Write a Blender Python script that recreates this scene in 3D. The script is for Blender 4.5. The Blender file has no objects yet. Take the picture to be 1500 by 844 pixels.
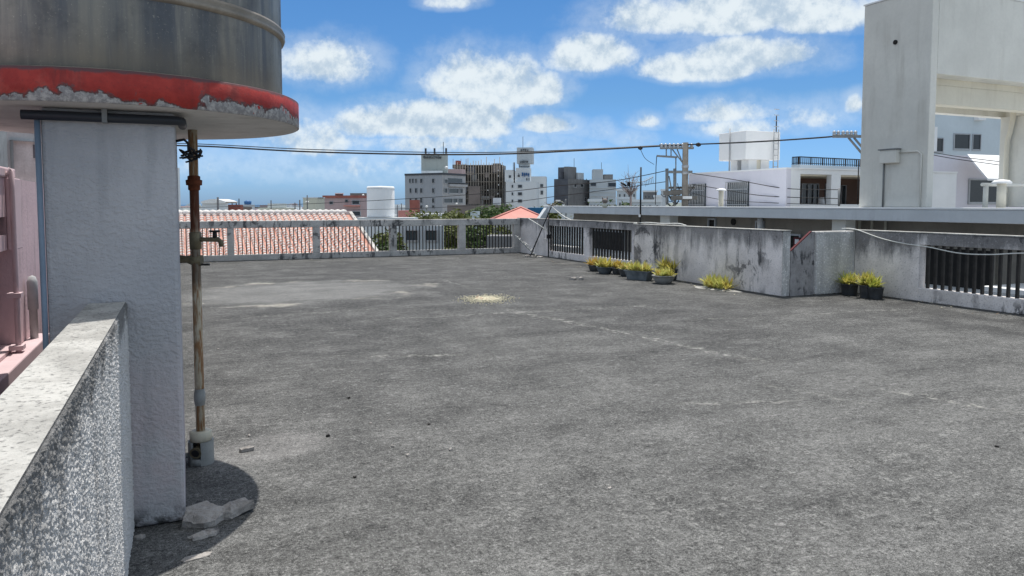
import bpy, bmesh, math, random
from mathutils import Vector, Matrix, noise as mnoise
random.seed(7)
SC = bpy.context.scene
COL = SC.collection
PI = math.pi
R = math.radians

# ------------------------------------------------------------------ survey frame
# world axes follow the roof: x = u (to the right along the far railing), y = v (away along the side walls)
YAW, PITCH, EYE, FL = R(23.9), math.atan(68 / 1083), 1.6, 1083.0
CY, SY = math.cos(YAW), math.sin(YAW)

def ray(px, py):
    x = (px - 750) / FL; y = -(py - 367) / FL
    F = math.cos(PITCH) + y * math.sin(PITCH); Z = -math.sin(PITCH) + y * math.cos(PITCH)
    return (CY * x + SY * F, -SY * x + CY * F, Z, F)
def at_z(px, py, z=0.0):
    u, v, w, F = ray(px, py); t = (z - EYE) / w
    return Vector((u * t, v * t, z))
def at_d(px, py, d):
    u, v, w, F = ray(px, py); t = d / F
    return Vector((u * t, v * t, EYE + w * t))
def at_u(px, py, U):
    u, v, w, F = ray(px, py); t = U / u
    return Vector((U, v * t, EYE + w * t))
def at_v(px, py, V):
    u, v, w, F = ray(px, py); t = V / v
    return Vector((u * t, V, EYE + w * t))

# ------------------------------------------------------------------ mesh builder
class MB:
    def __init__(s): s.v = []; s.f = []; s.m = []; s.sm = []
    def add(s, vs, fs, mi=0, smooth=False):
        b = len(s.v); s.v += [Vector(p) for p in vs]
        for f in fs: s.f.append([b + i for i in f]); s.m.append(mi); s.sm.append(smooth)
        return s
    def box(s, x0, x1, y0, y1, z0, z1, mi=0):
        v = [(x, y, z) for x in (x0, x1) for y in (y0, y1) for z in (z0, z1)]
        return s.add(v, [(0,1,3,2),(4,6,7,5),(0,4,5,1),(2,3,7,6),(0,2,6,4),(1,5,7,3)], mi)
    def obox(s, c, ax, ay, az, mi=0):
        c = Vector(c); ax, ay, az = Vector(ax), Vector(ay), Vector(az)
        v = [c + ax*i + ay*j + az*k for i in (-1,1) for j in (-1,1) for k in (-1,1)]
        return s.add(v, [(0,1,3,2),(4,6,7,5),(0,4,5,1),(2,3,7,6),(0,2,6,4),(1,5,7,3)], mi)
    def tube(s, pts, r, n=10, caps=True, mi=0, smooth=True):
        pts = [Vector(p) for p in pts]; N = len(pts)
        rs = r if isinstance(r, (list, tuple)) else [r] * N
        base = len(s.v); prev = None
        for i, p in enumerate(pts):
            t = (pts[min(i+1, N-1)] - pts[max(i-1, 0)])
            if t.length < 1e-9: t = Vector((0,0,1))
            t.normalize()
            a = prev if prev else (Vector((1,0,0)) if abs(t.x) < .8 else Vector((0,1,0)))
            a = (a - t * a.dot(t)).normalized(); b = t.cross(a); prev = a
            for k in range(n):
                th = 2*PI*k/n
                s.v.append(p + (a*math.cos(th) + b*math.sin(th)) * rs[i])
        for i in range(N-1):
            for k in range(n):
                k2 = (k+1) % n
                s.f.append([base+i*n+k, base+i*n+k2, base+(i+1)*n+k2, base+(i+1)*n+k]); s.m.append(mi); s.sm.append(smooth)
        if caps:
            s.f.append([base+k for k in range(n)][::-1]); s.m.append(mi); s.sm.append(False)
            s.f.append([base+(N-1)*n+k for k in range(n)]); s.m.append(mi); s.sm.append(False)
        return s
    def lathe(s, prof, c=(0,0,0), n=24, mi=0, sx=1, sy=1, smooth=True):
        c = Vector(c); base = len(s.v)
        for (r, z) in prof:
            for k in range(n):
                th = 2*PI*k/n
                s.v.append(c + Vector((r*sx*math.cos(th), r*sy*math.sin(th), z)))
        for i in range(len(prof)-1):
            for k in range(n):
                k2 = (k+1) % n
                s.f.append([base+i*n+k, base+i*n+k2, base+(i+1)*n+k2, base+(i+1)*n+k]); s.m.append(mi); s.sm.append(smooth)
        if prof[0][0] > 1e-6: s.f.append([base+k for k in range(n)][::-1]); s.m.append(mi); s.sm.append(False)
        if prof[-1][0] > 1e-6: s.f.append([base+(len(prof)-1)*n+k for k in range(n)]); s.m.append(mi); s.sm.append(False)
        return s
    def prism(s, poly, z0, z1, mi=0):
        n = len(poly); v = [(p[0], p[1], z0) for p in poly] + [(p[0], p[1], z1) for p in poly]
        fs = [tuple(range(n))[::-1], tuple(range(n, 2*n))] + [(i, (i+1) % n, n+(i+1) % n, n+i) for i in range(n)]
        return s.add(v, fs, mi)
    def mesh(s, name, off=(0,0,0)):
        me = bpy.data.meshes.new(name); o = Vector(off)
        me.from_pydata([tuple(p - o) for p in s.v], [], s.f)
        me.polygons.foreach_set('material_index', s.m); me.polygons.foreach_set('use_smooth', s.sm)
        bm = bmesh.new(); bm.from_mesh(me); bmesh.ops.recalc_face_normals(bm, faces=bm.faces); bm.to_mesh(me); bm.free()
        me.update(); return me

def link(name, mb, mats, base, bevel=0):
    o = bpy.data.objects.new(name, mb.mesh(name, base)); COL.objects.link(o)
    for m in (mats if isinstance(mats, (list, tuple)) else [mats]): o.data.materials.append(m)
    if bevel:
        b = o.modifiers.new('bevel', 'BEVEL'); b.width = bevel; b.segments = 2; b.limit_method = 'ANGLE'; b.angle_limit = R(40)
    return o
def tag(o, label, cat, group=None, kind=None):
    if label: o['label'] = label
    if cat: o['category'] = cat
    if group: o['group'] = group
    if kind: o['kind'] = kind
    return o
def thing(name, label, cat, loc, group=None):
    o = bpy.data.objects.new(name, None); COL.objects.link(o); o.location = loc; o.empty_display_size = .2
    return tag(o, label, cat, group)
def base_of(o):
    while o.parent: o = o.parent
    return Vector(o.location)
def part(name, mb, mats, parent, label=None, bevel=0):
    o = link(name, mb, mats, base_of(parent), bevel); o.parent = parent
    if label: o['label'] = label
    return o
def solid(name, mb, mats, label, cat, group=None, kind=None, bevel=0):
    xs = [p.x for p in mb.v]; ys = [p.y for p in mb.v]; z = min(p.z for p in mb.v)
    b = Vector(((min(xs)+max(xs))/2, (min(ys)+max(ys))/2, z))
    o = link(name, mb, mats, b, bevel); o.location = b
    return tag(o, label, cat, group, kind)
def structure(name, mb, mats):
    o = link(name, mb, mats, (0,0,0)); o['kind'] = 'structure'; return o
def copy_part(o, parent, loc):
    c = o.copy(); COL.objects.link(c); c.parent = parent; c.location = loc
    for ch in list(o.children): copy_part(ch, c, ch.location)
    return c

# ------------------------------------------------------------------ materials
class NT:
    def __init__(s, name):
        s.mat = bpy.data.materials.new(name); s.mat.use_nodes = True
        s.t = s.mat.node_tree; s.n = s.t.nodes; s.bsdf = s.n['Principled BSDF']
        s.pos = s.n.new('ShaderNodeNewGeometry').outputs['Position']
    def L(s, a, b): s.t.links.new(a, b)
    def val(s, sock, x):
        if hasattr(x, 'is_output') or isinstance(x, bpy.types.NodeSocket): s.L(x, sock)
        else: sock.default_value = x
    def map(s, scale=(1,1,1), loc=(0,0,0), rot=(0,0,0), src=None):
        m = s.n.new('ShaderNodeMapping'); s.L(src or s.pos, m.inputs[0])
        m.inputs['Scale'].default_value = scale; m.inputs['Location'].default_value = loc; m.inputs['Rotation'].default_value = rot
        return m.outputs[0]
    def noise(s, scale, detail=4, rough=.55, vec=None, dist=0):
        n = s.n.new('ShaderNodeTexNoise'); s.L(vec or s.pos, n.inputs['Vector'])
        n.inputs['Scale'].default_value = scale; n.inputs['Detail'].default_value = detail
        n.inputs['Roughness'].default_value = rough; n.inputs['Distortion'].default_value = dist
        return n.outputs['Fac']
    def ncol(s, scale):
        n = s.n.new('ShaderNodeTexNoise'); s.L(s.pos, n.inputs['Vector']); n.inputs['Scale'].default_value = scale; n.inputs['Detail'].default_value = 3
        return n.outputs['Color']
    def voro(s, scale, feature='F1', vec=None, out='Distance', rand=1):
        n = s.n.new('ShaderNodeTexVoronoi'); n.feature = feature; s.L(vec or s.pos, n.inputs['Vector'])
        n.inputs['Scale'].default_value = scale; n.inputs['Randomness'].default_value = rand
        return n.outputs[out]
    def ramp(s, f, a, b, lo=0., hi=1.):
        m = s.n.new('ShaderNodeMapRange'); m.interpolation_type = 'SMOOTHSTEP'
        s.val(m.inputs[0], f); m.inputs[1].default_value = a; m.inputs[2].default_value = b
        m.inputs[3].default_value = lo; m.inputs[4].default_value = hi
        return m.outputs[0]
    def math(s, op, a, b=0., c=0.):
        m = s.n.new('ShaderNodeMath'); m.operation = op
        s.val(m.inputs[0], a); s.val(m.inputs[1], b)
        if len(m.inputs) > 2: s.val(m.inputs[2], c)
        return m.outputs[0]
    def mix(s, f, a, b, mode='MIX'):
        m = s.n.new('ShaderNodeMix'); m.data_type = 'RGBA'; m.blend_type = mode
        s.val(m.inputs[0], f)
        for k, x in ((6, a), (7, b)):
            if isinstance(x, (tuple, list)): m.inputs[k].default_value = (*x[:3], 1)
            else: s.L(x, m.inputs[k])
        return m.outputs[2]
    def sep(s, src=None):
        n = s.n.new('ShaderNodeSeparateXYZ'); s.L(src or s.pos, n.inputs[0]); return n.outputs
    def bump(s, h, strength=.5, dist=.01, prev=None):
        b = s.n.new('ShaderNodeBump'); s.L(h, b.inputs['Height']); b.inputs['Strength'].default_value = strength; b.inputs['Distance'].default_value = dist
        if prev: s.L(prev, b.inputs['Normal'])
        return b.outputs[0]
    def done(s, col, rough=.8, normal=None, metal=0., spec=.3):
        if isinstance(col, (tuple, list)): s.bsdf.inputs['Base Color'].default_value = (*col[:3], 1)
        else: s.L(col, s.bsdf.inputs['Base Color'])
        s.val(s.bsdf.inputs['Roughness'], rough); s.val(s.bsdf.inputs['Metallic'], metal)
        s.bsdf.inputs['Specular IOR Level'].default_value = spec
        if normal: s.L(normal, s.bsdf.inputs['Normal'])
        return s.mat

def mul(c, k): return tuple(min(1, x * k) for x in c)

def paint(name, rgb, rough=.75, var=.12, scale=1.5, dirt=0., dirtc=(.06,.055,.05), bump=0., bscale=60, metal=0., spec=.3, sscale=1.):
    """a painted or plastered surface: cloudy tone, rain streaks, fine grain"""
    t = NT(name)
    a = t.noise(scale, 6, .6)
    col = t.mix(t.ramp(a, .3, .7), mul(rgb, 1 - var), mul(rgb, 1 + var))
    g = t.noise(scale * 14, 3)
    col = t.mix(t.ramp(g, .35, .7, 0, .35 * min(1, var * 5)), col, mul(rgb, .72))
    if dirt:
        st = t.noise(1, 5, .62, t.map((5 * sscale, 5 * sscale, .55 * sscale)))
        bl = t.noise(.8 * sscale, 4, .6, t.map((1,1,1), (3.1, 7.7, 1.9)))
        d = t.math('MULTIPLY', t.ramp(st, .48, .72), t.ramp(bl, .35, .65))
        col = t.mix(t.math('MULTIPLY', d, dirt), col, dirtc)
    nrm = t.bump(t.noise(bscale, 4), bump, .01) if bump else None
    return t.done(col, rough, nrm, metal, spec)

def plain(name, rgb, rough=.6, metal=0., spec=.4): return paint(name, rgb, rough, .1, 6, metal=metal, spec=spec)

def m_deck():
    t = NT('weathered_deck'); x, y, z = t.sep()
    big = t.noise(.4, 5, .6); mid = t.noise(1.7, 8, .68, t.map((1,1,1), (5,2,0)))
    strk = t.noise(.9, 8, .68, t.map((.4, 2.2, 1), rot=(0, 0, R(24))))
    m6 = t.noise(6, 8, .75, t.map((1, 1.5, 1), (1,7,0))); m20 = t.noise(19, 6, .75)
    fine = t.noise(60, 4, .75); grit = t.noise(190, 3, .7)
    c = t.mix(t.ramp(big, .35, .65), (.085,.085,.081), (.128,.128,.12))
    c = t.mix(t.ramp(y, 9., 3.0, 0, .5), c, (.215,.215,.20))
    c = t.mix(t.ramp(mid, .46, .66, 0, .55), c, (.215,.214,.20))
    c = t.mix(t.ramp(mid, .46, .34, 0, .5), c, (.065,.065,.062))
    c = t.mix(t.ramp(strk, .53, .68, 0, .45), c, (.062,.062,.06))
    c = t.mix(t.ramp(m6, .52, .68, 0, .38), c, (.25,.25,.235))
    c = t.mix(t.ramp(m6, .46, .32, 0, .38), c, (.055,.055,.053))
    c = t.mix(t.ramp(m20, .53, .66, 0, .6), c, (.31,.31,.29))
    c = t.mix(t.ramp(m20, .47, .35, 0, .6), c, (.05,.05,.048))
    # pale lichen rings and flakes on the most worn part
    vo = t.voro(19, vec=t.mix(.045, t.pos, t.ncol(5))); sp = t.noise(5, 5, .7)
    ring = t.math('MULTIPLY', t.ramp(vo, .18, .30), t.ramp(vo, .46, .36))
    wear = t.math('MULTIPLY', t.ramp(t.noise(.9, 4, .6, t.map((1,1,1), (9,4,0))), .40, .58), t.ramp(y, 5.5, 2.6))
    c = t.mix(t.math('MULTIPLY', t.math('MULTIPLY', ring, t.ramp(sp, .44, .56)), t.math('MULTIPLY', wear, .5)), c, (.42,.42,.385))
    c = t.mix(t.ramp(fine, .47, .36, 0, .6), c, (.05,.05,.048))
    c = t.mix(t.ramp(fine, .54, .66, 0, .5), c, (.34,.34,.315))
    c = t.mix(t.ramp(grit, .55, .66, 0, .6), c, (.40,.40,.37))
    c = t.mix(t.ramp(grit, .46, .36, 0, .6), c, (.045,.045,.043))
    # short pale scuffs scattered everywhere
    sc_ = t.math('MULTIPLY', t.ramp(t.noise(1, 7, .75, t.map((3.2, 8, 1), (2, 8, 0), (0, 0, R(20)))), .60, .68), t.ramp(t.noise(.8, 3, .5, t.map((1,1,1), (8,1,0))), .45, .6))
    c = t.mix(t.math('MULTIPLY', sc_, .6), c, (.42,.41,.385))
    # the chalky dried puddle
    def patch(cx, cy, rx, ry, rot):
        ca, sa = math.cos(rot), math.sin(rot)
        dx = t.math('ADD', x, -cx); dy = t.math('ADD', y, -cy)
        a = t.math('DIVIDE', t.math('ADD', t.math('MULTIPLY', dx, ca), t.math('MULTIPLY', dy, sa)), rx)
        b = t.math('DIVIDE', t.math('ADD', t.math('MULTIPLY', dx, -sa), t.math('MULTIPLY', dy, ca)), ry)
        q = t.math('SQRT', t.math('ADD', t.math('MULTIPLY', a, a), t.math('MULTIPLY', b, b)))
        return t.math('ADD', q, t.math('MULTIPLY', t.math('SUBTRACT', t.noise(1.4, 5, .65), .5), .8))
    q = patch(1.9, 13.9, 2.6, 2.0, 0.1)
    c = t.mix(t.ramp(q, 1.1, .5, 0, .72), c, (.29,.29,.272))
    rim = t.math('MULTIPLY', t.math('MULTIPLY', t.ramp(q, .78, .88), t.ramp(q, 1.0, .9)), t.ramp(t.noise(1.3, 3, .5, t.map((1,1,1), (2,5,0))), .5, .66, 0, .6))
    c = t.mix(rim, c, (.58,.55,.46))
    q2 = patch(.45, 5.0, .55, .35, .2)
    c = t.mix(t.ramp(q2, 1., .5, 0, .35), c, (.36,.35,.33))
    # grime gathered along the foot of the walls
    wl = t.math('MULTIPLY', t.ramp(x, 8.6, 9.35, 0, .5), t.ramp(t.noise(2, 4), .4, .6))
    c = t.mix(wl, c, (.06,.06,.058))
    f_ = t.ramp(y, 2.5, 11, .70, .62)
    for n_, k_ in ((strk, -.5), (m6, .4), (mid, .45), (m20, .8), (fine, 1.6), (grit, 1.6)):
        f_ = t.math('ADD', f_, t.math('MULTIPLY', t.math('SUBTRACT', n_, .5), k_))
    f_ = t.math('MINIMUM', t.math('MAXIMUM', f_, .22), 1.6)
    cc = t.n.new('ShaderNodeCombineColor')
    for i_ in range(3): t.L(f_ if i_ < 2 else t.math('MULTIPLY', f_, 1.035), cc.inputs[i_])
    c = t.mix(1.0, c, cc.outputs[0], 'MULTIPLY')
    # broken pale lines where the screed joints were patched, and a few dark hairline cracks
    def seg(A, B, w, seed, amt, col, wobble, c):
        d = (B - A); L_ = d.length; d = d / L_; n_ = Vector((-d.y, d.x, 0))
        al = t.math('ADD', t.math('ADD', t.math('MULTIPLY', x, d.x), t.math('MULTIPLY', y, d.y)), -(A.x*d.x + A.y*d.y))
        of = t.math('ADD', t.math('ADD', t.math('MULTIPLY', x, n_.x), t.math('MULTIPLY', y, n_.y)), -(A.x*n_.x + A.y*n_.y))
        wb = t.math('MULTIPLY', t.math('SUBTRACT', t.noise(1.3, 6, .68, t.map((1,1,1), (seed, 0, 0))), .5), wobble)
        of = t.math('ABSOLUTE', t.math('ADD', of, wb))
        m_ = t.math('MULTIPLY', t.ramp(of, w, w*.2), t.ramp(t.noise(9, 6, .8, t.map((1,1,1), (0, seed, 0))), .49, .60, 0, amt))
        m_ = t.math('MULTIPLY', m_, t.math('MULTIPLY', t.ramp(al, -.2, .5), t.ramp(al, L_ + .2, L_ - .5)))
        return t.mix(m_, c, col)
    pale, dark = (.37,.365,.335), (.018,.018,.018)
    for i_, (p0, p1, w_, am) in enumerate((((735, 452), (1140, 534), .10, .75), ((490, 522), (705, 520), .07, .7), ((545, 468), (1000, 446), .10, .5), ((1280, 566), (1520, 614), .09, .8),
                              ((990, 594), (1180, 586), .06, .65), ((300, 470), (560, 452), .09, .45), ((1000, 470), (1350, 452), .08, .4), ((820, 590), (905, 586), .05, .6), ((640, 408), (690, 421), .08, .6), ((1100, 560), (1330, 600), .05, .5))):
        c = seg(at_z(*p0), at_z(*p1), w_, 3 + 7*i_, am, pale, .55, c)
    for i_, (p0, p1) in enumerate((((610, 590), (730, 582)), ((690, 577), (722, 584)), ((1165, 640), (1320, 668)), ((1255, 655), (1310, 690)), ((960, 560), (1030, 540)), ((1090, 700), (1160, 740)))):
        c = seg(at_z(*p0), at_z(*p1), .045, 90 + 5*i_, .75, dark, .5, c)
    n1 = t.bump(t.noise(2.5, 4), .25, .02); n2 = t.bump(fine, .55, .008, n1); n3 = t.bump(grit, .6, .004, n2)
    return t.done(c, .92, n3, spec=.2)

def m_wallconc(name, rgb, stain=.8, sc=1., top=None, pits=.5):
    """old painted concrete under black mould: blotches, runs from the coping, specks"""
    t = NT(name); x, y, z = t.sep()
    a = t.noise(1.3 * sc, 6, .65)
    c = t.mix(t.ramp(a, .3, .7), mul(rgb, .8), mul(rgb, 1.15))
    run = t.noise(1, 6, .68, t.map((3.2*sc, 3.2*sc, .75*sc)))
    blot = t.noise(2.1 * sc, 7, .72, t.map((1,1,1), (4,1,8)), .4)
    big = t.noise(.55 * sc, 4, .6, t.map((1,1,1), (1,9,3)))
    m1 = t.math('MULTIPLY', t.ramp(run, .52, .62), t.ramp(big, .40, .56))
    m2 = t.math('MULTIPLY', t.ramp(blot, .535, .60), t.ramp(big, .44, .56))
    if top is not None:   # mould that crept down from the coping
        tt = t.ramp(t.math('ADD', z, t.math('MULTIPLY', t.math('SUBTRACT', run, .5), 1.3)), top - .36, top)
        m1 = t.math('MAXIMUM', m1, t.math('MULTIPLY', tt, .8))
    c = t.mix(t.math('MULTIPLY', m1, stain), c, (.055,.056,.06))
    c = t.mix(t.math('MULTIPLY', m2, stain * .9), c, (.045,.046,.05))
    sp = t.noise(38 * sc, 4, .7)
    c = t.mix(t.ramp(sp, .55, .68, 0, pits), c, (.07,.07,.075))
    c = t.mix(t.ramp(sp, .42, .3, 0, .35), c, mul(rgb, 1.5))
    n = t.bump(t.noise(30, 5, .7), .5, .012)
    return t.done(c, .9, n, spec=.2)

def m_roughcast(name, light, dark, amount, scale=70, big=1.):
    t = NT(name); x, y, z = t.sep()
    sp = t.noise(scale, 5, .7); vo = t.voro(scale * .9)
    st = t.math('MULTIPLY', t.ramp(t.noise(1, 5, .62, t.map((4.5, 4.5, .8))), .46, .62), t.ramp(t.noise(.9, 4, .6, t.map((1,1,1), (2, 4.2, 1))), .36, .58))
    edge = t.ramp(t.math('ADD', z, t.math('MULTIPLY', t.math('SUBTRACT', t.noise(5, 5, .65), .5), .5)), .97, 1.12, 0, .8)
    if scale > 50: st = t.math('MULTIPLY', st, t.ramp(t.math('ADD', y, t.math('MULTIPLY', z, .5)), 3.35, 2.75))
    else: st = t.math('MULTIPLY', st, .25); edge = t.math('MULTIPLY', edge, .4)
    st = t.math('MAXIMUM', st, edge)
    th = t.math('ADD', .36, t.math('MULTIPLY', st, -.24 * big))
    f = t.ramp(t.math('SUBTRACT', sp, th), .0, .12)   # 1 = dark: stain, and shade between the lumps put into the colour
    f = t.math('MULTIPLY', f, t.math('ADD', amount, t.math('MULTIPLY', st, .72)))
    c = t.mix(t.ramp(t.noise(6, 4), .3, .7), mul(light, .9), light)
    c = t.mix(f, c, dark)
    n = t.bump(t.math('ADD', sp, t.math('MULTIPLY', vo, -.35)), .9, .02)
    return t.done(c, .93, n, spec=.15)

def m_coping():
    t = NT('coping_concrete')
    a = t.noise(5, 6, .7); b = t.noise(2, 5, .65, t.map((1,.5,1), (3,3,3))); f = t.noise(60, 4, .7)
    c = t.mix(t.ramp(a, .35, .65), (.36,.352,.33), (.53,.52,.49))
    c = t.mix(t.ramp(b, .46, .64, 0, .75), c, (.15,.15,.142))
    c = t.mix(t.ramp(f, .52, .68, 0, .75), c, (.08,.08,.08))
    return t.done(c, .92, t.bump(f, .7, .012), spec=.2)

def m_stucco():
    t = NT('blue_grey_stucco'); x, y, z = t.sep()
    a = t.noise(1.6, 5, .6)
    c = t.mix(t.ramp(a, .3, .7), (.40,.40,.415), (.50,.495,.505))
    low = t.math('MULTIPLY', t.ramp(z, 1.25, .3), t.ramp(t.noise(2.2, 5, .65), .36, .58))
    c = t.mix(t.math('MULTIPLY', low, .55), c, (.54,.44,.45))
    grime = t.math('MULTIPLY', t.ramp(z, .14, .0), t.ramp(t.noise(9, 5, .7), .38, .55))
    c = t.mix(grime, c, (.05,.05,.05))
    d = t.ramp(t.noise(1, 5, .6, t.map((6, 6, .7))), .50, .72, 0, .45)
    c = t.mix(d, c, (.25,.255,.27))
    lump = t.noise(33, 3, .55, t.map((1,1,1.4)))
    h = t.math('ADD', t.math('MULTIPLY', t.ramp(lump, .40, .62), t.ramp(t.noise(3.5, 4), .35, .6, .45, 1.)), t.noise(75, 4, .6))
    n = t.bump(h, .48, .009); n = t.bump(t.noise(110, 4), .3, .004, n)
    return t.done(c, .75, n, spec=.3)

def m_redpaint(zb):
    t = NT('peeling_red_paint'); x, y, z = t.sep()
    h = t.math('SUBTRACT', z, zb)
    a = t.noise(8, 6, .68); b = t.noise(40, 4, .7); d = t.noise(3.2, 4, .55, t.map((1,1,1), (1,2,3)))
    lim = t.math('MULTIPLY', t.ramp(d, .34, .58), .07)
    e = t.math('SUBTRACT', t.math('ADD', lim, t.math('MULTIPLY', t.math('SUBTRACT', a, .5), .19)), h)
    peel = t.ramp(e, .0, .008)
    red = t.mix(t.ramp(a, .3, .7), (.29,.022,.017), (.43,.042,.03))
    red = t.mix(t.ramp(t.noise(1, 5, .65, t.map((9,9,1.2))), .50, .68, 0, .65), red, (.13,.02,.018)); red = t.mix(t.ramp(t.noise(60, 4, .7), .56, .68, 0, .5), red, (.16,.03,.025)); red = t.mix(t.ramp(t.noise(4, 5, .7, t.map((1,1,1), (7,2,1))), .52, .7, 0, .4), red, (.52,.12,.09))
    conc = t.mix(t.ramp(b, .35, .6), (.50,.48,.46), (.26,.25,.25))
    edge = t.math('MULTIPLY', t.ramp(e, -.012, .0), t.ramp(e, .012, .004))
    conc = t.mix(t.ramp(t.noise(16, 4, .6), .62, .66), conc, (.45,.03,.02))
    c = t.mix(peel, red, conc); c = t.mix(t.math('MULTIPLY', edge, .7), c, (.10,.07,.07))
    top = t.ramp(t.math('ADD', h, t.math('MULTIPLY', t.math('SUBTRACT', a, .5), .05)), .128, .142)
    c = t.mix(t.math('MULTIPLY', top, .85), c, (.075,.055,.06))
    n = t.bump(t.math('MULTIPLY', peel, -1), .6, .01); n = t.bump(b, .4, .006, n)
    return t.done(c, .6, n, spec=.35)

def m_tank():
    t = NT('streaked_tank_steel'); x, y, z = t.sep()
    s1 = t.noise(1, 6, .6, t.map((6.5, 6.5, .5))); s2 = t.noise(1, 5, .6, t.map((15, 15, .9), (3,3,3)))
    blot = t.noise(3.2, 6, .7); f = t.noise(90, 3, .7)
    c = t.mix(t.ramp(s1, .36, .64), (.115,.125,.14), (.27,.255,.22))
    c = t.mix(t.ramp(s2, .54, .72, 0, .55), c, (.42,.39,.32))
    c = t.mix(t.ramp(blot, .5, .68, 0, .5), c, (.085,.09,.10))
    c = t.mix(t.ramp(f, .6, .74, 0, .55), c, (.48,.45,.38))
    low = t.ramp(t.math('ADD', z, t.math('MULTIPLY', t.math('SUBTRACT', s2, .5), .25)), 2.42, 2.22, 0, .55)
    c = t.mix(low, c, (.20,.17,.13))
    return t.done(c, t.ramp(blot, .3, .7, .36, .6), t.bump(t.noise(1, 3, .5, t.map((5,5,1))), .25, .02), metal=.55, spec=.5)

def m_rustpipe():
    t = NT('rusty_galvanised_pipe'); x, y, z = t.sep()
    a = t.noise(1, 6, .65, t.map((40, 40, 5))); b = t.noise(9, 5, .7)
    c = t.mix(t.ramp(b, .3, .7), (.43,.37,.27), (.58,.52,.40))
    c = t.mix(t.ramp(a, .46, .58, 0, .9), c, (.27,.13,.05))
    zone = t.math('MULTIPLY', t.ramp(z, 1.40, 1.47), t.ramp(z, 1.76, 1.70))
    zone = t.math('MAXIMUM', zone, t.math('MULTIPLY', t.ramp(z, .36, .39), t.ramp(z, .48, .45)))
    c = t.mix(t.math('MULTIPLY', zone, t.ramp(a, .25, .5, .55, 1)), c, (.115,.036,.016))
    dk = t.math('MULTIPLY', t.ramp(z, 1.05, 1.15), t.ramp(z, 1.38, 1.3))
    c = t.mix(t.math('MULTIPLY', dk, .7), c, (.07,.05,.04))
    return t.done(c, .7, t.bump(b, .4, .004), metal=.15, spec=.35)

def m_tiles():
    t = NT('red_clay_tiles'); x, y, z = t.sep()
    cell = t.voro(4.6, vec=t.map((1, .75, .75)), out='Color')
    s = t.n.new('ShaderNodeSeparateColor'); t.L(cell, s.inputs[0])
    c = t.mix(s.outputs[0], (.40,.19,.145), (.53,.30,.245))
    c = t.mix(t.ramp(t.noise(1.1, 4), .45, .65, 0, .4), c, (.68,.46,.38))
    c = t.mix(t.ramp(t.noise(12, 4, .7), .58, .7, 0, .5), c, (.13,.08,.07))
    return t.done(c, .85, t.bump(t.noise(40, 3), .3, .01), spec=.2)

def m_leaf(name, c1, c2, c3=None):
    t = NT(name)
    n = t.noise(2.2, 4, .7); w = t.n.new('ShaderNodeTexWhiteNoise'); w.noise_dimensions = '3D'
    t.L(t.map((9,9,9)), w.inputs['Vector'])
    c = t.mix(t.ramp(n, .35, .65), c1, c2)
    if c3: c = t.mix(t.ramp(t.noise(7, 3, .6), .54, .66), c, c3)
    t.done(c, .6, spec=.3)
    tr = t.n.new('ShaderNodeBsdfTranslucent'); t.L(c, tr.inputs[0])
    mx = t.n.new('ShaderNodeMixShader'); mx.inputs[0].default_value = .25
    out = t.n['Material Output']
    t.L(t.bsdf.outputs[0], mx.inputs[1]); t.L(tr.outputs[0], mx.inputs[2]); t.L(mx.outputs[0], out.inputs[0])
    return t.mat

def m_glass(name, rgb=(.02,.025,.03)):
    t = NT(name); n = t.noise(.8, 3)
    return t.done(t.mix(n, mul(rgb, .6), mul(rgb, 1.5)), .12, None, 0, .6)

def m_ground():
    t = NT('town_ground'); a = t.noise(.05, 6, .6); b = t.noise(.6, 5, .6)
    c = t.mix(t.ramp(a, .4, .6), (.22,.215,.20), (.30,.29,.27)); c = t.mix(t.ramp(b, .5, .7, 0, .5), c, (.06,.08,.04))
    return t.done(c, .95)
def m_sea():
    t = NT('sea_water'); b = t.noise(.02, 6, .6)
    return t.done(t.mix(b, (.012,.05,.10), (.02,.075,.13)), .25, t.bump(t.noise(.15, 6), .3, .3), spec=.5)

M = {}
M['deck'] = m_deck()
M['parapet'] = m_wallconc('mouldy_parapet', (.80,.745,.715), .84, 1., 1.08)
M['parapet2'] = m_wallconc('mouldy_stair_parapet', (.77,.72,.69), .92, 1.15, 1.0)
M['stairwall'] = m_wallconc('dark_stair_wall', (.36,.345,.34), .95, 3.2, None, .85)
M['rail'] = m_wallconc('railing_concrete', (.52,.50,.47), .88, 1.8, None, .85)
M['rough'] = m_roughcast('roughcast_wall', (.97,.955,.93), (.05,.05,.05), .16, 110)
M['roughcol'] = m_roughcast('roughcast_pier', (.95,.93,.89), (.06,.06,.06), .38, 30, .4)
M['coping'] = m_coping()
M['stucco'] = m_stucco()
M['slab'] = paint('slab_underside', (.60,.58,.55), .85, .12, 2.2, dirt=.55, dirtc=(.2,.17,.14), bump=.3, bscale=25)
M['tank'] = m_tank()
M['hoop'] = paint('tank_hoop_steel', (.30,.26,.21), .5, .25, 4, metal=.5)
M['pipe'] = m_rustpipe()
M['rust'] = paint('dark_rust', (.15,.045,.02), .85, .4, 20, bump=.5, bscale=120)
M['brass'] = paint('dull_brass', (.20,.17,.11), .5, .3, 15, metal=.5)
M['pvc'] = paint('grey_pvc', (.30,.31,.30), .55, .15, 8, dirt=.4)
M['cream_pvc'] = paint('cream_pvc', (.62,.58,.46), .55, .12, 8, dirt=.3)
M['black'] = plain('black_rubber', (.012,.012,.014), .55)
M['dark_pipe'] = plain('dark_conduit', (.02,.024,.032), .45)
M['blue_pipe'] = paint('blue_grey_pipe', (.20,.26,.33), .5, .1, 4)
M['iron'] = paint('dark_iron_bars', (.035,.032,.03), .6, .3, 9, metal=.3)
M['white_hose'] = paint('white_cable', (.70,.70,.66), .5, .1, 7)
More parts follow.
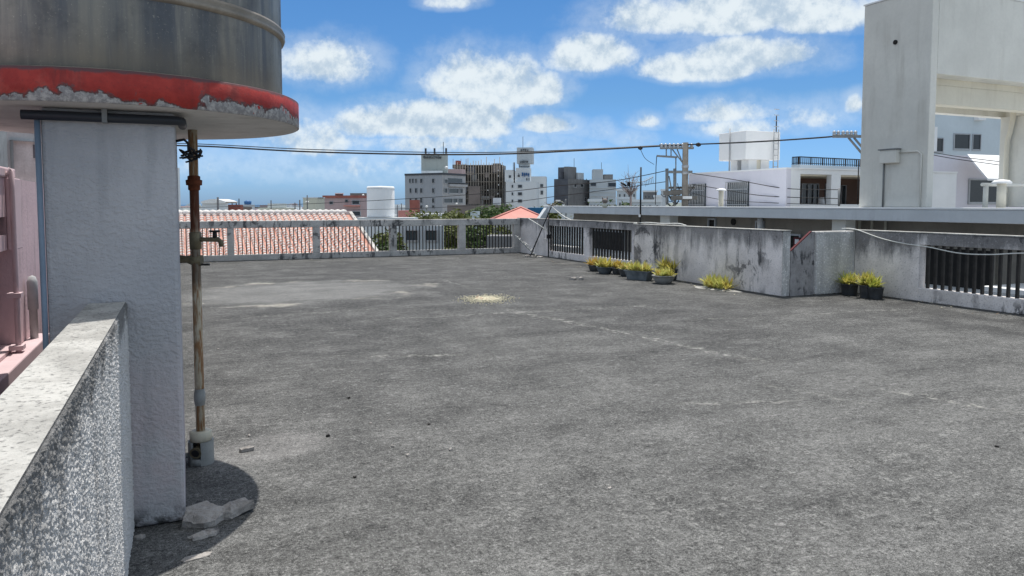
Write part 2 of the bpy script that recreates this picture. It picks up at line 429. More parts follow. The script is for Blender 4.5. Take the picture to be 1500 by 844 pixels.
M['chunk'] = m_wallconc('broken_concrete', (.38,.355,.33), .4, 5, None, .7)
M['grain'] = paint('dry_grain', (.62,.57,.42), .8, .3, 30)
M['redbit'] = paint('red_scraps', (.36,.10,.06), .7, .3, 20)
M['pot_dark'] = paint('dark_pot', (.075,.08,.085), .6, .3, 7, dirt=.4, dirtc=(.25,.25,.23))
M['pot_grey'] = paint('grey_pot', (.26,.265,.26), .7, .25, 7, dirt=.4, bump=.2)
M['pot_blue'] = paint('slate_trough', (.115,.135,.15), .65, .35, 7, dirt=.5, dirtc=(.38,.40,.40))
M['soil'] = paint('dry_soil', (.13,.095,.065), .95, .35, 25, bump=.6, bscale=80)
M['leaf_y'] = m_leaf('yellow_bromeliad', (.60,.53,.14), (.46,.49,.15), (.60,.44,.14))
M['leaf_g'] = m_leaf('lime_bromeliad', (.42,.47,.09), (.60,.55,.15), (.26,.33,.07))
M['leaf_o'] = m_leaf('orange_bromeliad', (.54,.42,.09), (.52,.40,.10), (.50,.24,.06))
M['tree1'] = m_leaf('tree_leaf_dark', (.022,.05,.012), (.05,.095,.02), (.085,.11,.025))
M['tree2'] = m_leaf('tree_leaf_olive', (.06,.085,.018), (.11,.13,.03), (.14,.13,.04))
M['bark'] = paint('tree_bark', (.12,.09,.065), .9, .3, 8, bump=.5)
M['twig'] = paint('dry_twig', (.30,.245,.23), .9, .2, 8)
M['pink'] = paint('pink_plaster', (.62,.46,.47), .8, .08, 1.5, dirt=.6, dirtc=(.24,.19,.18), bump=.3, bscale=40, sscale=2.5)
M['pinktrim'] = paint('pink_trim', (.64,.49,.50), .75, .08, 2, dirt=.2)
M['conc'] = paint('bare_concrete', (.42,.43,.43), .85, .2, 1, dirt=.45, bump=.2)
M['eave'] = paint('grey_eave_paint', (.60,.62,.63), .7, .06, 1, dirt=.25, dirtc=(.3,.3,.3))
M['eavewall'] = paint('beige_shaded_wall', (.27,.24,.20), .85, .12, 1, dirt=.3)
M['offwhite'] = paint('off_white_paint', (.72,.70,.635), .75, .07, .8, dirt=.5, dirtc=(.42,.39,.33), sscale=.7)
M['cream'] = paint('cream_paint', (.72,.67,.55), .75, .05, .8, dirt=.3, dirtc=(.45,.38,.28))
M['white'] = paint('white_paint', (.84,.84,.83), .7, .04, .6, dirt=.12, dirtc=(.5,.5,.5), sscale=.4)
M['lav_shade'] = paint('lavender_shade_white', (.72,.70,.755), .7, .04, .6, dirt=.12, dirtc=(.5,.5,.5), sscale=.4)  # white paint with the lavender tint of shade mixed into its colour
M['pale'] = paint('pale_blue_paint', (.58,.65,.68), .7, .05, .3, dirt=.15, dirtc=(.4,.42,.43), sscale=.3)
M['grey1'] = paint('hotel_grey', (.36,.38,.40), .8, .06, .15, dirt=.2, sscale=.2)
M['grey2'] = paint('hotel_band_grey', (.42,.42,.42), .8, .06, .15, dirt=.2, sscale=.2)
M['green_grey'] = paint('greenish_grey', (.40,.43,.40), .8, .06, .15, dirt=.2, sscale=.2)
M['dkgrey'] = paint('charcoal_brick', (.105,.11,.125), .85, .2, .6, dirt=.2, sscale=.2)
M['dkgrey2'] = paint('grey_brown_wall', (.19,.19,.19), .85, .15, .4, sscale=.2)
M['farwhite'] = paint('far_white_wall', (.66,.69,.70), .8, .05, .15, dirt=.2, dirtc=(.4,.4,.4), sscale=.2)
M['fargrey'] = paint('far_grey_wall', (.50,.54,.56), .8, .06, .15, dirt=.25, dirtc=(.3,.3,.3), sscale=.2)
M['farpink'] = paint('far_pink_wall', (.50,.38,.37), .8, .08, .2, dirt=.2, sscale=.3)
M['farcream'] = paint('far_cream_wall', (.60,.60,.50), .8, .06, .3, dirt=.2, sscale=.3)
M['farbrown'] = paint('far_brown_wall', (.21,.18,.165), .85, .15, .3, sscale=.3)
M['redroof'] = paint('far_red_roof', (.34,.125,.10), .85, .15, 1.0)
M['pinkroof'] = paint('salmon_roof', (.60,.27,.23), .8, .08, 1.0)
M['blueroof'] = paint('blue_sheet_roof', (.02,.12,.24), .5, .1, 1)
M['scaf'] = paint('scaffold_mesh', (.075,.068,.06), .9, .35, .5)
M['scaftube'] = paint('scaffold_tube', (.26,.24,.21), .6, .2, 2, metal=.3)
M['glass'] = m_glass('dark_window_glass')
M['glass2'] = m_glass('grey_window_glass', (.06,.075,.085))
M['frame'] = paint('aluminium_frame', (.42,.43,.44), .5, .08, 3, metal=.4)
M['polec'] = paint('pole_concrete', (.16,.15,.135), .85, .12, 3)
M['galv'] = paint('galvanised_steel', (.22,.225,.225), .55, .12, 4, metal=.4)
M['tiles'] = m_tiles()
M['mortar'] = paint('white_mortar', (.72,.69,.66), .9, .12, 5, dirt=.2, dirtc=(.3,.25,.22))
M['dark_in'] = plain('dark_interior', (.02,.018,.016), .9)
M['brownwall'] = paint('brown_balcony_wall', (.17,.105,.08), .85, .15, 1)
M['sign_blue'] = plain('sign_blue', (.04,.14,.34), .5)
M['sign_dark'] = plain('sign_dark', (.05,.055,.065), .5)
M['redtrim'] = paint('red_trim', (.11,.02,.024), .7, .2, 6)
M['ground'] = m_ground(); M['sea'] = m_sea()
M['road'] = paint('asphalt_road', (.05,.05,.052), .9, .2, 3, bump=.3)
M['dish'] = plain('dish_white', (.78,.78,.76), .4)

# ------------------------------------------------------------------ setting
GZ = -6.5
W = 2.045          # underside of the tank slab
structure('ground', MB().box(-900, 900, -60, 900, GZ - 1, GZ), M['ground'])
structure('sea', MB().box(-9000, 9000, 900.5, 16000, GZ - 6, GZ - 5), M['sea'])
structure('road', MB().box(12.6, 16.2, -30, 120, GZ + .002, GZ + .006), M['road'])
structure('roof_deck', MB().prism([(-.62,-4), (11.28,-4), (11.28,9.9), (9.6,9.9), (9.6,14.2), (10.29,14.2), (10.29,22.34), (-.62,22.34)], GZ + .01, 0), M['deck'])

# near left wall
mb = MB(); x0, x1, y0, y1, zt = -.425, -.268, -2.5, 3.995, 1.13
mb.box(x0, x1, y0, y1, .002, zt)
for i, f in enumerate(mb.f):
    if all(abs(mb.v[k].z - zt) < 1e-5 for k in f): mb.m[i] = 1
ny, nz, ya = 1020, 420, 1.05
for j in range(nz + 1):
    z = .004 + (zt - .008) * j / nz
    for i in range(ny + 1):
        y = ya + (y1 - .004 - ya) * i / ny; q = Vector((0, y, z))
        h = mnoise.noise(q * 88) + .6 * mnoise.noise(q * 160 + Vector((3, 1, 2))) + .4 * mnoise.noise(q * 21)
        e = 1. if 2 < j < nz - 1 and 1 < i < ny - 1 else 0.
        mb.v.append(Vector((x1 + .001 + max(0, .0045 + h * .0058) * e, y, z)))
b0 = len(mb.v) - (ny + 1) * (nz + 1)
for j in range(nz):
    for i in range(ny):
        k = b0 + j * (ny + 1) + i; mb.f.append([k, k + 1, k + ny + 2, k + ny + 1]); mb.m.append(0); mb.sm.append(True)
solid('parapet_wall', mb, [M['rough'], M['coping']], 'rough speckled low wall beside the grey tank column, seen close in the left corner', 'wall')
solid('parapet_wall', MB().box(-.425, -.27, 5.25, 22.05, .002, 1.1), M['parapet'], 'plain concrete edge wall running on behind the tank column', 'wall')

# ------------------------------------------------------------------ elevated tank
TC = Vector((-.33, 4.73, 0))
st = thing('tank_stand', 'blue grey stuccoed column carrying a round slab with peeling red rim', 'tank stand', (-.31, 4.6, 0))
part('column', MB().box(-.592, -.03, 4.0, 5.2, .002, W), M['stucco'], st, bevel=.018)
sl = MB(); sl.lathe([(.974, W), (.982, W + .004), (.982, W + .146), (.976, W + .15)], TC, 96)
for i in range(len(sl.f)):
    if len(sl.f[i]) > 4: sl.m[i] = 1; sl.sm[i] = False
part('slab', sl, [m_redpaint(W), M['slab']], st)
cp = part('pipe_run', MB().tube([(-.66, 3.965, W - .042), (-.02, 3.965, W - .042), (.0, 3.99, W - .042), (.005, 4.2, W - .042)], .022, 12), M['dark_pipe'], st)
part('clamp', MB().box(-.338, -.316, 3.94, 3.998, W - .066, W - .002), M['galv'], st)
part('drain_pipe', MB().tube([(-.604, 4.0, W - .03), (-.604, 4.0, .5), (-.604, 4.0, .01)], .0125, 10), M['blue_pipe'], st)
part('cable_hook', MB().tube([(-.03, 4.3, 1.93), (.01, 4.3, 1.94), (.03, 4.3, 1.92), (.03, 4.3, 1.88), (.005, 4.3, 1.87)], .008, 6), M['black'], st)

tk = thing('water_tank', 'streaked grey steel water tank standing on the red rimmed slab', 'water tank', TC + Vector((0, 0, W + .15)))
part('tank_body', MB().lathe([(.886, W + .152), (.89, W + .16), (.89, 3.9), (.80, 4.05), (.0, 4.1)], TC, 96), M['tank'], tk)
for zz in (2.575, 3.35):
    part('hoop', MB().lathe([(.888, zz - .035), (.905, zz - .028), (.912, zz - .012), (.9, zz), (.912, zz + .012), (.905, zz + .028), (.888, zz + .035)], TC, 96), M['hoop'], tk)
a = math.atan2(-4.0, -.3)
lug = at_d(58, 88, 3.65)
dv = (Vector((lug.x, lug.y, 0)) - TC); dv.z = 0; dv.normalize(); tv = Vector((-dv.y, dv.x, 0))
part('lug', MB().obox(TC + dv * .9 + Vector((0, 0, W + .19)), tv * .03, dv * .02, (0, 0, .022)), M['iron'], tk, bevel=.004)
part('seal', MB().lathe([(.93, W + .151), (.91, W + .162), (.886, W + .168)], TC, 96), M['hoop'], tk)

# ------------------------------------------------------------------ standpipe with taps
PB = Vector((.06, 4.88, 0))
wp = thing('water_pipe', 'rusty upright water pipe with brass tap under the slab edge', 'water pipe', PB)
zoff = lambda px, py: at_d(px, py, 4.48).z
top = PB + Vector((-.0, 0, W))
part('pipe', MB().tube([PB + Vector((0, 0, .12)), PB + Vector((0, 0, .9)), PB + Vector((0, 0, 1.4)), top], .0265, 16), M['pipe'], wp)
zc = zoff(288, 267)
part('union', MB().lathe([(.027, zc-.05), (.034, zc-.045), (.034, zc-.02), (.045, zc-.018), (.047, zc+.012), (.036, zc+.016), (.036, zc+.035), (.027, zc+.04)], PB, 14), M['rust'], wp)
zc = zoff(295, 582)
part('coupling', MB().lathe([(.027, zc-.05), (.03, zc-.048), (.03, zc-.03), (.033, zc-.028), (.033, zc+.03), (.029, zc+.032), (.029, zc+.05), (.027, zc+.052)], PB, 14), M['pvc'], wp)
RV = Vector((CY, -SY, 0)); FV = Vector((SY, CY, 0))      # tap points along this side of the roof
zc = zoff(293, 351)
part('tee', MB().lathe([(.027, zc-.06), (.034, zc-.058), (.036, zc+.04), (.03, zc+.045)], PB, 14), M['brass'], wp)
tp = part('tap', MB().tube([PB + Vector((0,0,zc)), PB + RV*.05 + Vector((0,0,zc)), PB + RV*.135 + Vector((0,0,zc)), PB + RV*.152 + Vector((0,0,zc-.012)), PB + RV*.155 + Vector((0,0,zc-.045))], [.02, .014, .016, .015, .013], 10), M['brass'], wp)
part('tap_handle', MB().tube([PB + RV*.118 + Vector((0,0,zc+.01)), PB + RV*.118 + Vector((0,0,zc+.045))], [.014,.012], 8).obox(PB + RV*.118 + Vector((0,0,zc+.05)), RV*.03, FV*.008, (0,0,.006)), M['iron'], tp)
zc = zoff(290, 381)
vl = part('valve', MB().tube([PB + RV*.035 + Vector((0,0,zc)), PB - RV*.02 + Vector((0,0,zc)), PB - RV*.06 + Vector((0,0,zc+.005)), PB - RV*.1 + Vector((0,0,zc+.005)), PB - RV*.13 + Vector((0,0,zc+.002))], [.03, .034, .02, .026, .015], 10), M['brass'], wp)
part('valve_handle', MB().obox(PB - RV*.11 + Vector((0,0,zc-.005)), RV*.028, FV*.012, (0,0,.012)).obox(PB + RV*.03 + Vector((0,0,zc-.028)), RV*.05, FV*.01, (0,0,.006)), M['iron'], vl)
fl = MB()
n = 28
for (r0, r1, za, zb, gap) in ((.062, .074, .002, .145, (R(-115 - 23), R(-70 - 23))),):
    angs = [gap[1] + (2*PI - (gap[1]-gap[0])) * k / n for k in range(n + 1)]
    for k in range(n):
        q = []
        for th in (angs[k], angs[k+1]):
            for rr in (r0, r1):
                for zz in (za, zb): q.append(PB + Vector((rr*math.cos(th), rr*math.sin(th), zz)))
        fl.add(q, [(0,1,3,2),(4,6,7,5),(0,4,5,1),(2,3,7,6),(0,2,6,4),(1,5,7,3)])
fl.lathe([(.072, .002), (.072, .045)], PB, 28)
part('base_sleeve', fl, M['pvc'], wp)
part('sleeve_collar', MB().lathe([(.05, .146), (.064, .147), (.064, .2), (.05, .208), (.028, .206)], PB, 28), M['cream_pvc'], wp)
part('outlet', MB().tube([PB + Vector((0, 0, .10)), PB + Vector((-.03, -.065, .09)), PB + Vector((-.034, -.075, .088))], [.03, .03, .036], 12).tube([PB + Vector((-.0345, -.0761, .088)), PB + Vector((-.036, -.079, .087))], .024, 12, mi=1), [M['brass'], M['black']], wp)
part('side_pipe', MB().tube([PB + Vector((-.06, 0, .06)), PB + Vector((-.4, .02, .05))], .016, 8), M['pvc'], wp)

# ------------------------------------------------------------------ rubble
def chunk(px, py, w, d, h, seed, label, rot=0, tilt=(0, 0), mat='chunk', z=0., grp=None):
    rnd = random.Random(seed); bm = bmesh.new(); n = rnd.randint(9, 13); lo, hi, hi2 = [], [], []
    for k in range(n):
        th = 2*PI*(k + rnd.uniform(-.35, .35))/n; rr = rnd.uniform(.62, 1.05)
        X, Y = w/2*rr*math.cos(th), d/2*rr*math.sin(th)
        lo.append(bm.verts.new((X, Y, 0))); hi.append(bm.verts.new((X*.97 + rnd.uniform(-.03, .03)*w, Y*.97 + rnd.uniform(-.03, .03)*d, h*rnd.uniform(.45, .9))))
        hi2.append(bm.verts.new((X*rnd.uniform(.35, .6), Y*rnd.uniform(.35, .6), h*rnd.uniform(.7, 1.1))))
    for k in range(n):
        k2 = (k + 1) % n
        bm.faces.new((lo[k], lo[k2], hi[k2], hi[k])); bm.faces.new((hi[k], hi[k2], hi2[k2], hi2[k]))
    bm.faces.new(hi2); bm.faces.new(lo[::-1])
    bmesh.ops.triangulate(bm, faces=bm.faces)
    if w > .1:
        bmesh.ops.subdivide_edges(bm, edges=bm.edges, cuts=3, use_grid_fill=True)
        for v in bm.verts:
            n2 = mnoise.noise_vector(v.co * 45 + Vector((0, seed, 0))); n3 = mnoise.noise_vector(v.co * 110 + Vector((seed, 0, 0)))
            v.co += n2 * min(.005, w*.018) + n3 * min(.004, w*.014); v.co.z = max(v.co.z, .001)
    me = bpy.data.meshes.new('concrete_chunk'); bm.to_mesh(me); bm.free()
    o = bpy.data.objects.new('concrete_chunk', me); COL.objects.link(o); me.materials.append(M[mat])
    o.location = at_z(px, py, z) + Vector((0, 0, .001)); o.rotation_euler = (R(tilt[0]), R(tilt[1]), R(rot))
    tag(o, label, 'rubble', grp); return o
chunk(300, 762, .25, .24, .055, 3, 'larger pale slab of broken concrete lying against the column foot', 20, (6, -4))
chunk(342, 752, .25, .16, .05, 8, 'jagged pale slab of concrete, the one farther from the column in the round shadow', 25, (-5, -8))
chunk(300, 785, .17, .09, .022, 5, 'small thin concrete flake in front of the two broken slabs', 15)
chunk(288, 817, .17, .06, .006, 12, 'flat pale flake lying across the rim of the round shadow', 20)
chunk(362, 661, .11, .05, .03, 21, 'single narrow concrete piece beside the water pipe foot, out in the sun', 10)
chunk(204, 789, .06, .05, .02, 31, 'tiny white crumb at the foot of the speckled wall end', 0)
chunk(839, 410, .17, .12, .055, 41, 'left one of two pale stones lying on the open roof', 0, mat='chunk')
chunk(851, 410, .17, .12, .06, 44, 'right one of two pale stones lying on the open roof', 40)
dots = [(511, 584), (543, 621), (571, 616), (628, 622), (597, 668), (660, 660), (520, 700), (575, 655), (893, 716), (1460, 655), (365, 640), (320, 512), (480, 640), (700, 520)]
for i, (px, py) in enumerate(dots):
    chunk(px, py, random.uniform(.02, .045), random.uniform(.02, .03), random.uniform(.008, .018), 60 + i, 'small loose pebble on the open grey roof', random.uniform(0, 180), mat='chunk' if i % 3 else 'iron', grp='pebbles scattered over the roof')

# scattered grain
gm = MB(); rg = random.Random(5); gc = at_z(712, 438.5)
for k in range(3000):
    th = rg.uniform(0, 2*PI); rr = abs(rg.gauss(0, .36)) if k % 3 else math.sqrt(rg.random()) * .3
    if rr > 1: continue
    p = gc + RV * (.58 * rr * math.cos(th)) + FV * (.8 * rr * math.sin(th)) + Vector((0, 0, .006 + .012 * rg.random() * max(0, 1 - rr)))
    s_ = rg.uniform(.007, .013); ang = rg.uniform(0, PI)
    gm.obox(p, (s_*math.cos(ang), s_*math.sin(ang), 0), (-s_*.6*math.sin(ang), s_*.6*math.cos(ang), 0), (0, 0, rg.uniform(.003, .006)), 0)
for k in range(16):
    p = gc + RV * rg.gauss(-.04, .07) + FV * rg.gauss(.02, .1) + Vector((0, 0, .012)); s_ = rg.uniform(.01, .022)
    gm.obox(p, (s_, s_*.3, 0), (-s_*.2, s_*.6, 0), (0, 0, .008), 1)
solid('scattered_grain', gm, [M['grain'], M['redbit']], 'round spill of dry yellow grain on the dark roof', 'grain', kind='stuff')

# ------------------------------------------------------------------ railings and parapets
def bars(parent, first, positions, make):
    """copies of one bar, each its own part"""
    for k, off in enumerate(positions):
        if first[0] is None: first[0] = make(off); first[1] = Vector(off)
        else: copy_part(first[0], parent, Vector(off) - first[1])

FVY = 22.1
fr = thing('concrete_railing', 'long concrete balustrade with thin iron bars across the far roof edge', 'railing', (4.5, FVY + .08, 0))
part('top_beam', MB().box(-.6, 10.092, FVY, FVY + .18, .925, 1.125), M['rail'], fr, bevel=.012)
part('base_curb', MB().box(-.6, 10.092, FVY - .005, FVY + .185, .002, .17), M['rail'], fr, bevel=.012)
px_posts = [(333, 343), (459, 469), (571.5, 581.5), (672.5, 682.5), (757, 766)]
pe = []
for (a_, b_) in px_posts:
    ua, ub = at_v(a_, 350, FVY).x, at_v(b_, 350, FVY).x; pe.append((ua, ub))
pe[-1] = (9.88, 10.09)
for ua, ub in pe:
    part('post', MB().box(ua, ub, FVY + .003, FVY + .177, .171, .924), M['rail'], fr, bevel=.01)
edges = [-.6] + [e for p_ in pe for e in p_]
first = [None, None]; mk = lambda off: part('bar', MB().box(off[0]-.012, off[0]+.012, FVY+.075, FVY+.105, .171, .924), M['iron'], fr)
allp = []
for i in range(0, len(edges) - 1, 2):
    a_, b_ = edges[i], edges[i+1]; nb = max(2, round((b_ - a_) / .108) - 1)
    for k in range(nb): allp.append((a_ + (b_ - a_) * (k + 1) / (nb + 1), 0, 0))
bars(fr, first, allp[:99], mk)

RU, RA = 9.42, 10.1
vN = at_u(1147, 380, RU).y; vJ = at_u(928, 380, RU).y                       # far end of the long solid parapet
rw = thing('parapet_wall', 'long solid mould stained concrete parapet behind the row of potted plants', 'wall', (RU + .08, 12, 0))
part('wall_panel', MB().box(RU, RU + .165, vN + .021, vJ, .002, 1.13), M['parapet'], rw, bevel=.012)
part('end_face', MB().box(RU + .001, RU + .164, vN, vN + .02, .002, 1.129), M['roughcol'], rw, bevel=.008)
part('coping', MB().box(RU - .012, RU + .182, vN - .01, vJ + .01, 1.131, 1.15), M['coping'], rw, bevel=.006)
ra = thing('parapet_wall', 'set back concrete parapet with two barred openings near the far corner', 'wall', (RA + .08, 18, 0))
vA1, vA0 = at_u(802, 350, RA).y, at_u(855, 350, RA).y
vB1, vB0 = at_u(863.5, 350, RA).y, at_u(925, 350, RA).y
part('corner_panel', MB().box(RA, RA + .17, vA1, 22.36, .002, 1.13), M['parapet'], ra, bevel=.012)
part('end_panel', MB().box(RA, RA + .17, vJ - .6, vB0, .002, 1.13), M['parapet'], ra, bevel=.012)
part('top_beam', MB().box(RA + .001, RA + .169, vB0 + .001, vA1 - .001, .95, 1.129), M['parapet'], ra, bevel=.01)
part('base_curb', MB().box(RA - .004, RA + .172, vB0 + .001, vA1 - .001, .002, .185), M['parapet'], ra, bevel=.01)
part('post', MB().box(RA + .002, RA + .168, vB1, vA0, .186, .949) if vB1 < vA0 else MB().box(RA + .002, RA + .168, vA0, vB1, .186, .949), M['parapet'], ra, bevel=.01)
part('coping', MB().box(RA - .012, RA + .182, vJ - .6, 22.37, 1.131, 1.15), M['coping'], ra, bevel=.006)
first2 = [None, None]; mk2 = lambda off: part('bar', MB().box(RA+.06, RA+.11, off[1]-.016, off[1]+.016, .186, .949), M['iron'], ra)
pl = []
lo, hi = sorted((vA1, vA0)); pl += [(0, lo + (hi-lo)*(k+.5)/15, 0) for k in range(15)]
lo, hi = sorted((vB1, vB0)); pl += [(0, lo + (hi-lo)*(k+.5)/14, 0) for k in range(14)]
bars(ra, first2, pl, mk2)

RU2 = 11.04
vO = at_u(1346, 390, RU2).y
w2 = thing('parapet_wall', 'mould streaked parapet with one wide barred opening at the right edge of the roof', 'wall', (RU2 + .08, 7, 0))
part('wall_panel', MB().box(RU2, RU2 + .17, vO, 9.66, .002, 1.12), M['parapet2'], w2, bevel=.012)
part('top_beam', MB().box(RU2 + .001, RU2 + .169, 2.0, vO - .001, .93, 1.119), M['parapet2'], w2, bevel=.01)
part('base_curb', MB().box(RU2 - .004, RU2 + .172, 2.0, vO - .001, .002, .22), M['parapet2'], w2, bevel=.01)
part('coping', MB().box(RU2 - .012, RU2 + .182, 2.0, 9.8, 1.121, 1.14), M['coping'], w2, bevel=.006)
first3 = [None, None]; mk3 = lambda off: part('bar', MB().box(RU2+.07, RU2+.115, off[1]-.018, off[1]+.018, .221, .929), M['iron'], w2)
bars(w2, first3, [(0, vO - .1 - .13*k, 0) for k in range(44)], mk3)

swl = thing('stair_wall', 'dark stained stair wall with a sloping red edged top between the two parapets', 'wall', (10.3, 9.75, 0))
uS0, uS1, uS2 = RU + .17, at_v(1196, 400, 9.66).x, RU2 - .002
sm_ = MB()
pA, pB = at_v(1155, 372, 9.72), at_v(1190.5, 338.5, 9.72); zs0 = pA.z - (pA.x - uS0) * (pB.z - pA.z) / (pB.x - pA.x); kS = (1.115 - zs0) / ((pB.z - pA.z) / (pB.x - pA.x))
prof = [(uS0, .002), (uS1, .002), (uS1, 1.115), (min(uS0 + kS, uS1 - .01), 1.115), (uS0, zs0)]
sm_.add([(u, 9.72, z) for u, z in prof] + [(u, 9.76, z) for u, z in prof], [(0,1,2,3,4), (9,8,7,6,5)] + [(i, (i+1) % 5, 5+(i+1) % 5, 5+i) for i in range(5)])
part('sloping_panel', sm_, M['stairwall'], swl)
dv_ = Vector((kS, 0, 1.115 - zs0)); L_ = dv_.length; dv_.normalize(); nn = Vector((-dv_.z, 0, dv_.x))
part('red_edge', MB().obox(Vector((uS0, 9.74, zs0)) + dv_*L_/2 + nn*.009, dv_*(L_/2), (0, .023, 0), nn*.008), M['redtrim'], swl)
part('pier', MB().box(uS1 + .001, uS2, 9.668, 9.88, .002, 1.119), M['roughcol'], swl, bevel=.02)

# ------------------------------------------------------------------ cables lying on the parapets
def curve_pts(pts, n=8):
    pts = [Vector(p) for p in pts]; out = []
    for i in range(len(pts) - 1):
        p0, p1, p2, p3 = pts[max(i-1, 0)], pts[i], pts[i+1], pts[min(i+2, len(pts)-1)]
        for k in range(n):
            t = k / n
            out.append(.5 * ((2*p1) + (p2 - p0)*t + (2*p0 - 5*p1 + 4*p2 - p3)*t*t + (3*p1 - p0 - 3*p2 + p3)*t*t*t))
    return out + [pts[-1]]
c2 = [Vector((RU2 - .03, at_u(px, py, RU2 - .03).y, at_u(px, py, RU2 - .03).z)) for px, py in ((1262, 342), (1290, 349), (1325, 357), (1360, 362), (1405, 371), (1450, 373), (1500, 371), (1600, 372))]
c2 = [Vector((RU2 + .05, c2[0].y + .5, 1.147)), Vector((RU2 - .02, c2[0].y + .15, 1.148))] + c2[1:]
solid('hanging_cable', MB().tube(curve_pts(c2), .009, 7), M['white_hose'], 'white cable drooping across the barred opening at the right edge', 'cable')
c3 = [Vector((RU + .06, at_u(px, py, RU).y, 1.157 + dz)) for px, py, dz in ((925, 330, 0), (945, 330, .03), (968, 331, .02), (990, 332, .035), (1002, 333, 0.0))]
solid('loose_cable', MB().tube(curve_pts(c3), .011, 7), M['white_hose'], 'white cable lying along the top of the long stained parapet', 'cable')

# ------------------------------------------------------------------ roof antennas
def yagi(mb, c, ax, el, n, L, w, r=.006):
    ax, el = Vector(ax).normalized(), Vector(el).normalized()
    mb.tube([c - ax*L/2, c + ax*L/2], r*1.6, 6)
    for k in range(n):
        q = c + ax * (-L/2 + L*(k+.5)/n); ww = w * (1 - .35*k/n)
        mb.tube([q - el*ww/2, q + el*ww/2], r, 5)
AP = Vector((RU + .09, at_u(938, 328, RU + .09).y, 0))
dA = AP.x*SY + AP.y*CY
zA = at_d(938, 245, dA).z
am = thing('antenna_mast', 'black upright antenna mast fixed on the long parapet below the power line', 'antenna', AP + Vector((0, 0, 1.15)))
part('mast', MB().tube([AP + Vector((0,0,1.0)), AP + Vector((0,0,zA))], .019, 10), M['black'], am)
def PA(px, py): return at_d(px, py, dA)
b1 = MB(); b1.tube([PA(915, 266), PA(932, 268), PA(944, 266), PA(957, 259.5)], .009, 6)
for t_ in range(6):
    q = PA(945 + t_*2.3, 265.5 - t_*1.1); b1.tube([q - Vector((0,0,.12)) - FV*.05, q + Vector((0,0,.05)) + FV*.05], .005, 5)
for t_ in range(4):
    q = PA(923 + t_*4, 267); b1.tube([q - FV*.2 - Vector((0,0,.03)), q + FV*.2 + Vector((0,0,.06))], .005, 5)
part('yagi_boom', b1, M['galv'], am)
part('reflector', MB().tube([PA(909.5, 267.5), PA(917.5, 272.5)], .022, 6).obox(PA(921, 270), RV*.03, FV*.04, (0,0,.045)), M['black'], am)
part('junction_box', MB().obox(PA(936.5, 316) - FV*.03, RV*.02, FV*.015, (0,0,.03)), M['dish'], am)
part('mast_foot', MB().box(AP.x - .05, AP.x + .05, AP.y - .05, AP.y + .05, 1.151, 1.18), M['iron'], am)

dC = 22.6
def PC(px, py, d=dC): return at_d(px, py, d)
def corner_pt(px, off): p_ = at_u(px, 372, RA - off); p_.z = .004; return p_
lp = thing('leaning_pole', 'thin black pole leaning in the far roof corner with a tangle at its tip', 'pole', corner_pt(777, .35))
foot = corner_pt(777, .35); d0 = foot.x*SY + foot.y*CY
part('pole_tube', MB().tube([foot, PC(807.5, 303, d0 - .5)], .018, 8), M['black'], lp)
tg = MB(); q0 = PC(807.5, 302, d0 - .5)
for k in range(7):
    a_ = random.uniform(0, 2*PI); tg.tube([q0, q0 + Vector((.22*math.cos(a_), .1*math.sin(a_), random.uniform(-.05, .2)))], .007, 5)
part('tip_bracket', tg, M['twig'], lp)
part('tip_wire', MB().tube(curve_pts([q0, PC(818, 311, d0 - .7), PC(828, 318, d0 - 1.0), PC(840, 323.5, d0 - 1.4)]), .011, 6), M['white_hose'], lp)
part('cross_rod', MB().tube([PC(774, 320, d0 - .35), PC(793, 332, d0 - .4), PC(807, 342, d0 - .4)], .014, 6), M['white_hose'], lp)
um = at_z(811, 376.5); dm = um.x*SY + um.y*CY
um = Vector((RA - .07, um.y, 0))
mst = thing('antenna_mast', 'short black mast standing against the barred opening near the far corner', 'antenna', um)
part('mast', MB().tube([um + Vector((0,0,.002)), um + Vector((0,0,at_d(811, 315, dm).z))], .02, 8), M['black'], mst)
part('clamp', MB().obox(um + Vector((0,0,.62)), (.04,0,0), (0,.05,0), (0,0,.06)), M['black'], mst)
part('bent_rod', MB().tube(curve_pts([um + Vector((-.02,.0,.32)), PC(803, 352, dm), PC(796, 350, dm)]), .008, 5), M['white_hose'], mst)
fa = thing('broken_antenna', 'broken pale green antenna boom propped low against the far corner wall', 'antenna', corner_pt(786, .4))
e0 = corner_pt(786, .4); e1 = at_d(755, 345, e0.x*SY + e0.y*CY - .3)
bo = MB().tube([e0, e1], .017, 6)
part('boom', bo, M['pvc'], fa)
el_ = MB(); ax_ = (e1 - e0)
for k in range(8):
    q = e0 + ax_ * (k + .5) / 8; el_.tube([q - FV*.22, q + FV*.16 + RV*(.03 + .02*(k % 3)) + Vector((0,0,.04 - .03*(k % 2)))], .006, 5)
part('elements', el_, M['white_hose'], fa)
part('folded_rod', MB().tube([at_d(768, 355, d0 - .3), at_d(778, 362, d0 - .3)], .012, 5), M['white_hose'], fa)
for (px, py) in ((772, 374.5), (780, 375.5), (790, 376)):
    chunk(px, py + 1.5, .28, .2, .05, px, 'flat concrete crumb under the broken antenna in the far corner', px, grp='crumbs in the far roof corner')

